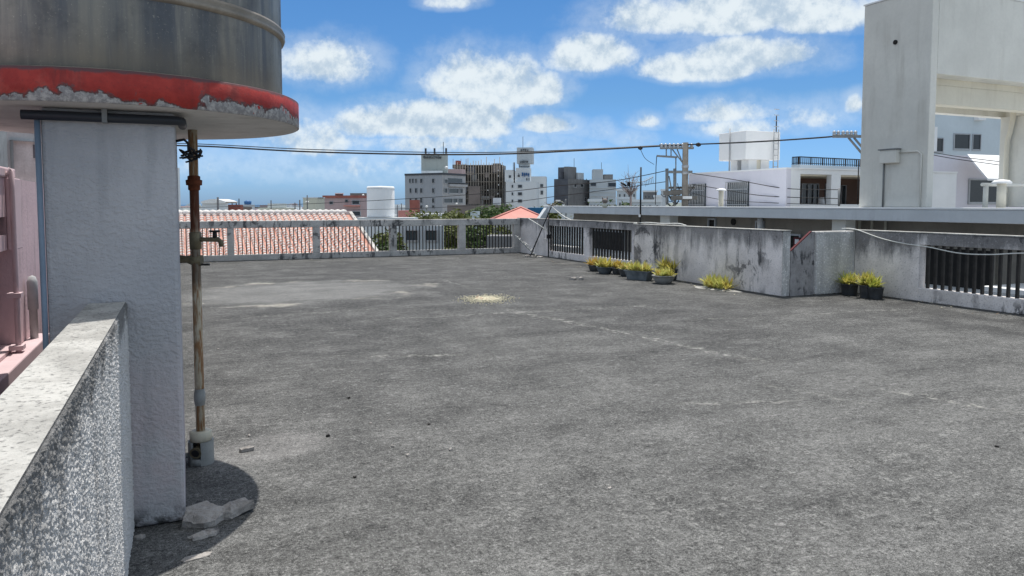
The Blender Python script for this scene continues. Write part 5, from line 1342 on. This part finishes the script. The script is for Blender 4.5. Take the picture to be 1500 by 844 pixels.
# distant low town: small houses that nothing tells apart
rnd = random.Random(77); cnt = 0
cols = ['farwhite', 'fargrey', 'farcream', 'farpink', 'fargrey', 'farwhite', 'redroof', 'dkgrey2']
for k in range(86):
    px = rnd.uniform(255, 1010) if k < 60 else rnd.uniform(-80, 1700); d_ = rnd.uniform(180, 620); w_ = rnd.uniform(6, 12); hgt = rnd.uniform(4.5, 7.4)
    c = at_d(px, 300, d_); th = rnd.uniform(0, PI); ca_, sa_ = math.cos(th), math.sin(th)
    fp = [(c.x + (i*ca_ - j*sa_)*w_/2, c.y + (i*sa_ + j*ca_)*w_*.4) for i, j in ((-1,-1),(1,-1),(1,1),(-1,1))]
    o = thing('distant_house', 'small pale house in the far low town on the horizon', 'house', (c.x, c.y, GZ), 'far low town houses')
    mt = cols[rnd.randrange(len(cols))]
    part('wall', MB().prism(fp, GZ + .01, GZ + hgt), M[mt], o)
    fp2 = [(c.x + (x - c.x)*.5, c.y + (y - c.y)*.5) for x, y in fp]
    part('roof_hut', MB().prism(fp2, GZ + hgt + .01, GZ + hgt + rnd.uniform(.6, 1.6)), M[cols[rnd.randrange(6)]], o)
# nearer roofs between the trees
hp = at_d(763, 304, 46)
ho_ = thing('hip_roof_house', 'house with a salmon pink hip roof above the far right corner', 'house', Vector((hp.x, hp.y, GZ)))
ze = at_d(763, 322.5, 46).z; hw = 1.95
base_ = [hp + RV*i*hw*(1 if i < 0 else .9) + FV*j*hw for i, j in ((-1,-1),(1,-1),(1,1),(-1,1))]
rm = MB().add([Vector((p.x, p.y, ze)) for p in base_] + [hp], [(0,1,4), (1,2,4), (2,3,4), (3,0,4), (3,2,1,0)])
part('roof', rm, M['pinkroof'], ho_)
rd = MB()
for p in base_: rd.tube([hp + Vector((0,0,.03)), Vector((p.x, p.y, ze + .03))], .05, 6)
part('hip_ridge', rd, M['pinkroof'], ho_)
part('wall', MB().prism([(hp.x + (p.x-hp.x)*.85, hp.y + (p.y-hp.y)*.85) for p in base_], GZ + .01, ze - .02), M['offwhite'], ho_)
o, fL_, fR_, ll, lr, zt_, fp = block('blue_shed', 'shed with a deep blue sheet roof behind the hip roof', 'shed', 773, 799, 801, 304.5, 60, 4, 'blueroof')
o, fL_, fR_, ll, lr, zt_, fp = block('grey_house', 'grey walled house seen through the third railing bay', 'house', 583, 646, 650, 331, 40, 5, 'fargrey')
windows(fL_, [(596, 338, 612, 352), (624, 338, 640, 352)], o, .06, 'glass2')
o, fL_, fR_, ll, lr, zt_, fp = block('teal_shed', 'small blue grey shed among the trees below the scaffolded building', 'shed', 689, 700, 703, 309.5, 70, 20, 'pale')
o, fL_, fR_, ll, lr, zt_, fp = block('white_hut', 'small mint white hut at the foot of the scaffolded building', 'hut', 722, 732, 734, 290, 120, 10, 'farwhite')
o, fL_, fR_, ll, lr, zt_, fp = block('long_wall_house', 'long low brownish house below the scaffolded building', 'house', 655, 742, 746, 300.5, 112, 3, 'farbrown')
o, fL_, fR_, ll, lr, zt_, fp = block('dark_house', 'dark roofed house deep behind the last railing bay', 'house', 712, 760, 764, 346, 34, 5, 'dkgrey2')
o, fL_, fR_, ll, lr, zt_, fp = block('red_frame_house', 'rust red roof frame in front of the grey hotel', 'house', 600, 612, 615, 293, 100, 10, 'redroof')
o, fL_, fR_, ll, lr, zt_, fp = block('red_roof_house', 'low house with washed red roof left of the hotel foot', 'house', 583, 604, 608, 308.5, 82, 6, 'pinkroof')
for px, py, d_ in ((669, 299, 100), (625, 303, 95)):
    q = at_d(px, py, d_); b_ = q.copy(); b_.z = GZ
    o = thing('satellite_dish', 'white round dish above the trees by the hotel' if px > 650 else 'white round dish at the foot of the hotel front', 'satellite dish', b_)
    part('dish', MB().lathe([(0, .17), (.12, .14), (.18, 0), (.11, -.12), (0, -.14)], q, 12), M['dish'], o); part('mast', MB().tube([b_, q - Vector((0,0,.14))], .03, 6), M['galv'], o)
# dish on a short mast just outside the far railing
q = at_d(775, 352, 24.2); q.x = min(q.x, 9.2); q.y = FVY + .55
q = at_v(774, 352, FVY + .5)
o = thing('satellite_dish', 'small white dish on a thin mast just outside the last railing bay', 'satellite dish', Vector((q.x, q.y, -.6)))
part('dish', MB().add([q + RV*.2*math.cos(2*PI*k/18) + Vector((0,0,.3*math.sin(2*PI*k/18))) for k in range(18)] + [q + FV*.07], [(k, (k+1) % 18, 18) for k in range(18)] + [tuple(range(18))], 0, True), M['dish'], o)
part('mast', MB().tube([Vector((q.x - .1, q.y + .06, -.6)), Vector((q.x - .1, q.y + .06, .98))], .018, 6).tube([Vector((q.x - .25, q.y + .06, .9)), Vector((q.x + .2, q.y + .06, .9))], .012, 5), M['galv'], o)
# street lamp behind the corner
q = at_d(829, 304, 58); b_ = q.copy(); b_.z = GZ
o = thing('street_lamp', 'arched white street lamp above the end of the grey eave', 'street lamp', b_)
part('pole', MB().tube(curve_pts([b_, at_d(829, 304, 58), at_d(827, 299, 58), at_d(822, 295.5, 58), at_d(818, 294, 58)], 6), .05, 7), M['galv'], o)
part('lamp_head', MB().obox(at_d(817.5, 294, 58), RV*.18, FV*.12, (0,0,.06)), M['dish'], o)

# ------------------------------------------------------------------ pink house on the left
PU = -1.12
ph = thing('pink_house', 'pink plastered house wall close beyond the speckled parapet at far left', 'house', (PU - 2, 6.5, GZ))
pv = lambda px: at_u(px, 300, PU).y
zP = at_u(12, 261, PU).z
na, nb_, zA0, zA1 = 3.2, at_u(22, 430, PU).y, at_u(12, 515, PU).z, at_u(12, 366, PU).z
nC, zC0, zC1 = at_u(9, 330, PU).y, at_u(5, 345, PU).z, at_u(5, 318, PU).z
w_ = MB()
w_.box(PU - .28, PU, nb_, 12, GZ + .01, zP)                   # beyond the niche
w_.box(PU - .28, PU, na, nb_ - .001, zC1, zP - .001); w_.box(PU - .28, PU, na, nb_ - .001, GZ + .01, zA0)
w_.box(PU - .28, PU - .001, nC, nb_ - .001, zA1, zC1 - .001); w_.box(PU - .28, PU - .001, na, nC - .001, zA1, zC0)
w_.box(PU - 5, PU - .281, na - .5, 12, GZ + .01, zP - .02)
part('wall', w_, M['pink'], ph)
part('coping', MB().box(PU - .3, PU + .02, na, pv(20), zP + .001, zP + .07), M['pinktrim'], ph, bevel=.012)
part('pilaster', MB().box(PU + .001, PU + .05, pv(8), pv(19), zA1 - .0, zP - .002), M['pinktrim'], ph, bevel=.006)
part('sill', MB().box(PU + .001, PU + .12, na, pv(40), zA0 - .16, zA0 - .02), M['pinktrim'], ph, bevel=.01)
wf = MB(); wf.box(PU - .2, PU - .12, na, nb_ - .01, zA0 + .001, zA0 + .10); wf.box(PU - .2, PU - .14, nb_ - .05, nb_ - .01, zA0 + .101, zA1 - .01)
wn = part('window', wf, M['black'], ph); part('pane', MB().box(PU - .27, PU - .2, na, nb_ - .01, zA0 + .002, zA1 - .003), M['pinktrim'], wn)
pz = at_u(22.5, 400, PU + .05).y; part('downpipe', MB().tube(curve_pts([(PU - .1, pz, zP + .02), (PU + .03, pz, zP + .02), (PU + .05, pz, zP - .08), (PU + .05, pz, .3), (PU + .05, pz, -1)], 4), .018, 9), M['pinktrim'], ph)
for py in (425, 500): zz = at_u(26, py, PU).z; part('pipe_clip', MB().box(PU + .001, PU + .085, pz - .05, pz + .05, zz - .015, zz + .015), M['pinktrim'], ph)
vv, vz0, vz1 = at_u(48.5, 450, PU + .05).y, at_u(50, 515, PU).z, at_u(50, 397, PU).z
part('vent_hood', MB().lathe([(.028, vz0), (.028, vz1 - .26), (.036, vz1 - .26), (.036, vz1 - .05), (.024, vz1 - .012), (0, vz1)], (PU + .05, vv, 0), 16), M['conc'], ph)
# bare concrete tower behind
fl_, fr_, ll, lr, zt2, fp = corner_block(-60, 14, 90, 150, 30, 30)
o = thing('concrete_tower', 'weathered bare concrete tower behind the pink house', 'building', (fp[0].x, fp[0].y, GZ))
part('wall', MB().prism(fp, GZ + .01, zt2), M['conc'], o)
part('rib', fr_.pxbox(MB(), 14, 205, 17, 262, .01, .25), M['dkgrey2'], o); part('recess', fr_.pxbox(MB(), 48, 212, 56, 232, .005, .02), M['dkgrey'], o)
part('band', fr_.pxbox(MB(), 13, 206, 60, 209, .02, .2), M['dkgrey2'], o)
o, fL_, fR_, ll, lr, zt_, fp = block('far_white_tower', 'narrow white tower showing just right of the tank column', 'building', 256, 263, 264.5, 246, 150, 5, 'farwhite')

# ------------------------------------------------------------------ sky, sun, camera
SUN = Vector((.15, .205, 1)).normalized()
world = bpy.data.worlds.new('World'); SC.world = world; world.use_nodes = True
nt = world.node_tree; N = nt.nodes; Lk = nt.links
for n_ in list(N): N.remove(n_)
out = N.new('ShaderNodeOutputWorld'); bg = N.new('ShaderNodeBackground'); Lk.new(bg.outputs[0], out.inputs[0])
sky = N.new('ShaderNodeTexSky'); sky.sky_type = 'NISHITA'; sky.sun_disc = False
sky.sun_elevation = math.asin(SUN.z); sky.sun_rotation = math.atan2(SUN.x, SUN.y)
sky.air_density = 1.0; sky.dust_density = .6; sky.ozone_density = 1.6
tc_ = N.new('ShaderNodeTexCoord'); gen = tc_.outputs['Generated']
def wm(op, a, b=0., c=0.):
    m = N.new('ShaderNodeMath'); m.operation = op
    for i, x in enumerate((a, b, c)):
        if i < len(m.inputs):
            if isinstance(x, (int, float)): m.inputs[i].default_value = x
            else: Lk.new(x, m.inputs[i])
    return m.outputs[0]
def wnoise(scale, detail, rough, loc=(0,0,0), sc=(1,1,1)):
    mp = N.new('ShaderNodeMapping'); Lk.new(gen, mp.inputs[0]); mp.inputs['Location'].default_value = loc; mp.inputs['Scale'].default_value = sc
    t = N.new('ShaderNodeTexNoise'); Lk.new(mp.outputs[0], t.inputs['Vector']); t.inputs['Scale'].default_value = scale; t.inputs['Detail'].default_value = detail; t.inputs['Roughness'].default_value = rough
    return t.outputs['Fac']
sp = N.new('ShaderNodeSeparateXYZ'); Lk.new(gen, sp.inputs[0])
az = wm('ARCTAN2', sp.outputs[0], sp.outputs[1]); el = wm('ARCSINE', sp.outputs[2])
wob = wm('SUBTRACT', wnoise(7, 5, .6), .5); wob2 = wm('SUBTRACT', wnoise(7, 5, .6, (5, 9, 2)), .5)
azw = wm('ADD', az, wm('MULTIPLY', wob, .05)); elw = wm('ADD', el, wm('MULTIPLY', wob2, .03))
def pxdir(px, py):
    u, v, w, F = ray(px, py); return math.atan2(u, v), math.atan2(w, math.hypot(u, v))
clouds = [ # px, py, half width, half height, weight, flat base
 (468, 88, 66, 36, .85), (715, 112, 80, 44, 1.0), (780, 125, 42, 26, .9), (690, 98, 50, 34, 1.0), (872, 78, 58, 28, 1.0), (640, 178, 100, 28, 1.0), (560, 178, 62, 26, .95), (700, 165, 50, 24, .9),
 (460, 198, 90, 30, .6), (797, 180, 40, 13, .9), (1085, 84, 105, 28, 1.0), (1000, 95, 70, 20, .9), (1150, 80, 50, 18, .9), (1080, 12, 180, 34, 1.05), (960, 25, 70, 28, .95), (1200, 20, 70, 26, .9), (1080, 160, 62, 18, .75),
 (1095, 182, 58, 16, .75), (1185, 165, 45, 18, .45), (950, 175, 24, 10, .75), (930, 200, 22, 9, .5), (640, 212, 130, 14, .5), (665, 2, 30, 10, .6), (1255, 148, 18, 14, .6), (1440, 4, 70, 22, .9), (500, 240, 180, 20, .35), (880, 192, 20, 8, .3)]
dens = None
for (px, py, hw_, hh_, wt_) in clouds:
    a0, e0 = pxdir(px, py); a1, _ = pxdir(px + hw_, py); _, e1 = pxdir(px, py - hh_)
    dx = wm('DIVIDE', wm('SUBTRACT', azw, a0), abs(a1 - a0)*1.25); dy = wm('DIVIDE', wm('SUBTRACT', elw, e0 - .3*abs(e1 - e0)), abs(e1 - e0)*1.45); dy = wm('MAXIMUM', dy, wm('MULTIPLY', dy, -1.75))
    q = wm('SUBTRACT', wt_*1.2, wm('MULTIPLY', wm('ADD', wm('MULTIPLY', dx, dx), wm('MULTIPLY', dy, dy)), wt_))
    dens = q if dens is None else wm('MAXIMUM', dens, q)
# unseen clouds added behind and above, as neutral fill for the shade
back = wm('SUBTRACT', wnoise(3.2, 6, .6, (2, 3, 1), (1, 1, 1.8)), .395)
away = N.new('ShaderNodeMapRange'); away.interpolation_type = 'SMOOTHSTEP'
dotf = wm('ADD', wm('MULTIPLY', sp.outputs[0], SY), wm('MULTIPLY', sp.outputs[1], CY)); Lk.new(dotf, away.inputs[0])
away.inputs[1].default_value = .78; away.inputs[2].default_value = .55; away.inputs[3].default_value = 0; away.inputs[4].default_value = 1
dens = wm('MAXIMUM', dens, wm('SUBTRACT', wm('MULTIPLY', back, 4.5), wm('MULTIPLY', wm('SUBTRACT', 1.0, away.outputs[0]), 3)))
f1_ = wnoise(10, 12, .64); f2_ = wnoise(10, 12, .64, (0, 0, .013)); fluff = wm('SUBTRACT', f1_, .5); fl2 = wm('SUBTRACT', wnoise(34, 6, .6, (4, 4, 4)), .5)
dens = wm('ADD', dens, wm('ADD', wm('MULTIPLY', fluff, 2.9), wm('MULTIPLY', fl2, .35)))
mr = N.new('ShaderNodeMapRange'); mr.interpolation_type = 'SMOOTHSTEP'; Lk.new(dens, mr.inputs[0]); mr.inputs[1].default_value = .02; mr.inputs[2].default_value = .95; mr.inputs[3].default_value = 0; mr.inputs[4].default_value = .95
shade = N.new('ShaderNodeMapRange'); shade.interpolation_type = 'SMOOTHSTEP'; Lk.new(wm('ADD', wm('MULTIPLY', wm('SUBTRACT', f1_, f2_), 5.0), wm('MULTIPLY', dens, -.16)), shade.inputs[0]); shade.inputs[1].default_value = -.62; shade.inputs[2].default_value = .22
mr2 = N.new('ShaderNodeMapRange'); mr2.interpolation_type = 'SMOOTHSTEP'; Lk.new(wm('ADD', dens, wm('MULTIPLY', wm('SUBTRACT', wnoise(5, 8, .6, (1, 6, 3), (1, 1, 2.2)), .5), 3.2)), mr2.inputs[0]); mr2.inputs[1].default_value = -1.1; mr2.inputs[2].default_value = .9; mr2.inputs[3].default_value = 0; mr2.inputs[4].default_value = .34
cover = wm('MAXIMUM', mr.outputs[0], mr2.outputs[0])
cm = N.new('ShaderNodeMix'); cm.data_type = 'RGBA'; Lk.new(shade.outputs[0], cm.inputs[0])
CLOUD_A, CLOUD_B, SKYS = (3.3, 4.1, 4.9, 1), (5.5, 6.0, 6.25, 1), .15
cm.inputs[6].default_value = CLOUD_A; cm.inputs[7].default_value = CLOUD_B
tint = N.new('ShaderNodeMix'); tint.data_type = 'RGBA'; tint.blend_type = 'MULTIPLY'; tint.inputs[0].default_value = 1; Lk.new(sky.outputs[0], tint.inputs[6]); 
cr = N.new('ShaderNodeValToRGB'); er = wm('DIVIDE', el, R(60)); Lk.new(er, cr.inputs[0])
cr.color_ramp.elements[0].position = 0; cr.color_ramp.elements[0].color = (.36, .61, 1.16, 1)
cr.color_ramp.elements[1].position = .80; cr.color_ramp.elements[1].color = (2.3, 1.75, 1.22, 1)  # upper sky out of view, warmed and brightened as added fill
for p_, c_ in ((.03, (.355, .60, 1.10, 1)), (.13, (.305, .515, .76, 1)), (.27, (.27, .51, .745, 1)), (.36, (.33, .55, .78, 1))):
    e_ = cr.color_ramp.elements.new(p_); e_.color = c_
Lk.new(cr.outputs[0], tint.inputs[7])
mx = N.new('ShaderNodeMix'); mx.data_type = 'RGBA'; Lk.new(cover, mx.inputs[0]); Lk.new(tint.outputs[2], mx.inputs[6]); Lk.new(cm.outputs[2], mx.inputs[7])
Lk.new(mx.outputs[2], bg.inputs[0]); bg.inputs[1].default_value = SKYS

sd_ = bpy.data.lights.new('sun', 'SUN'); sd_.energy = 4.5; sd_.angle = R(.53); sd_.color = (1, .96, .9)
so_ = bpy.data.objects.new('sun', sd_); COL.objects.link(so_); so_.rotation_euler = (-SUN).to_track_quat('-Z', 'Y').to_euler(); so_.location = (0, 0, 30)

cam = bpy.data.cameras.new('camera'); co = bpy.data.objects.new('camera', cam); COL.objects.link(co)
cam.sensor_width = 36; cam.lens = 36*FL/1500; cam.shift_y = (367 - 422)/1500; cam.clip_start = .05; cam.clip_end = 30000
co.location = (0, 0, EYE); co.rotation_euler = (PI/2 - PITCH, 0, -YAW)
SC.camera = co
SC.view_settings.view_transform = 'Standard'; SC.view_settings.look = 'None'; SC.view_settings.exposure = 0; SC.view_settings.gamma = 1
SC.view_settings.use_curve_mapping = False
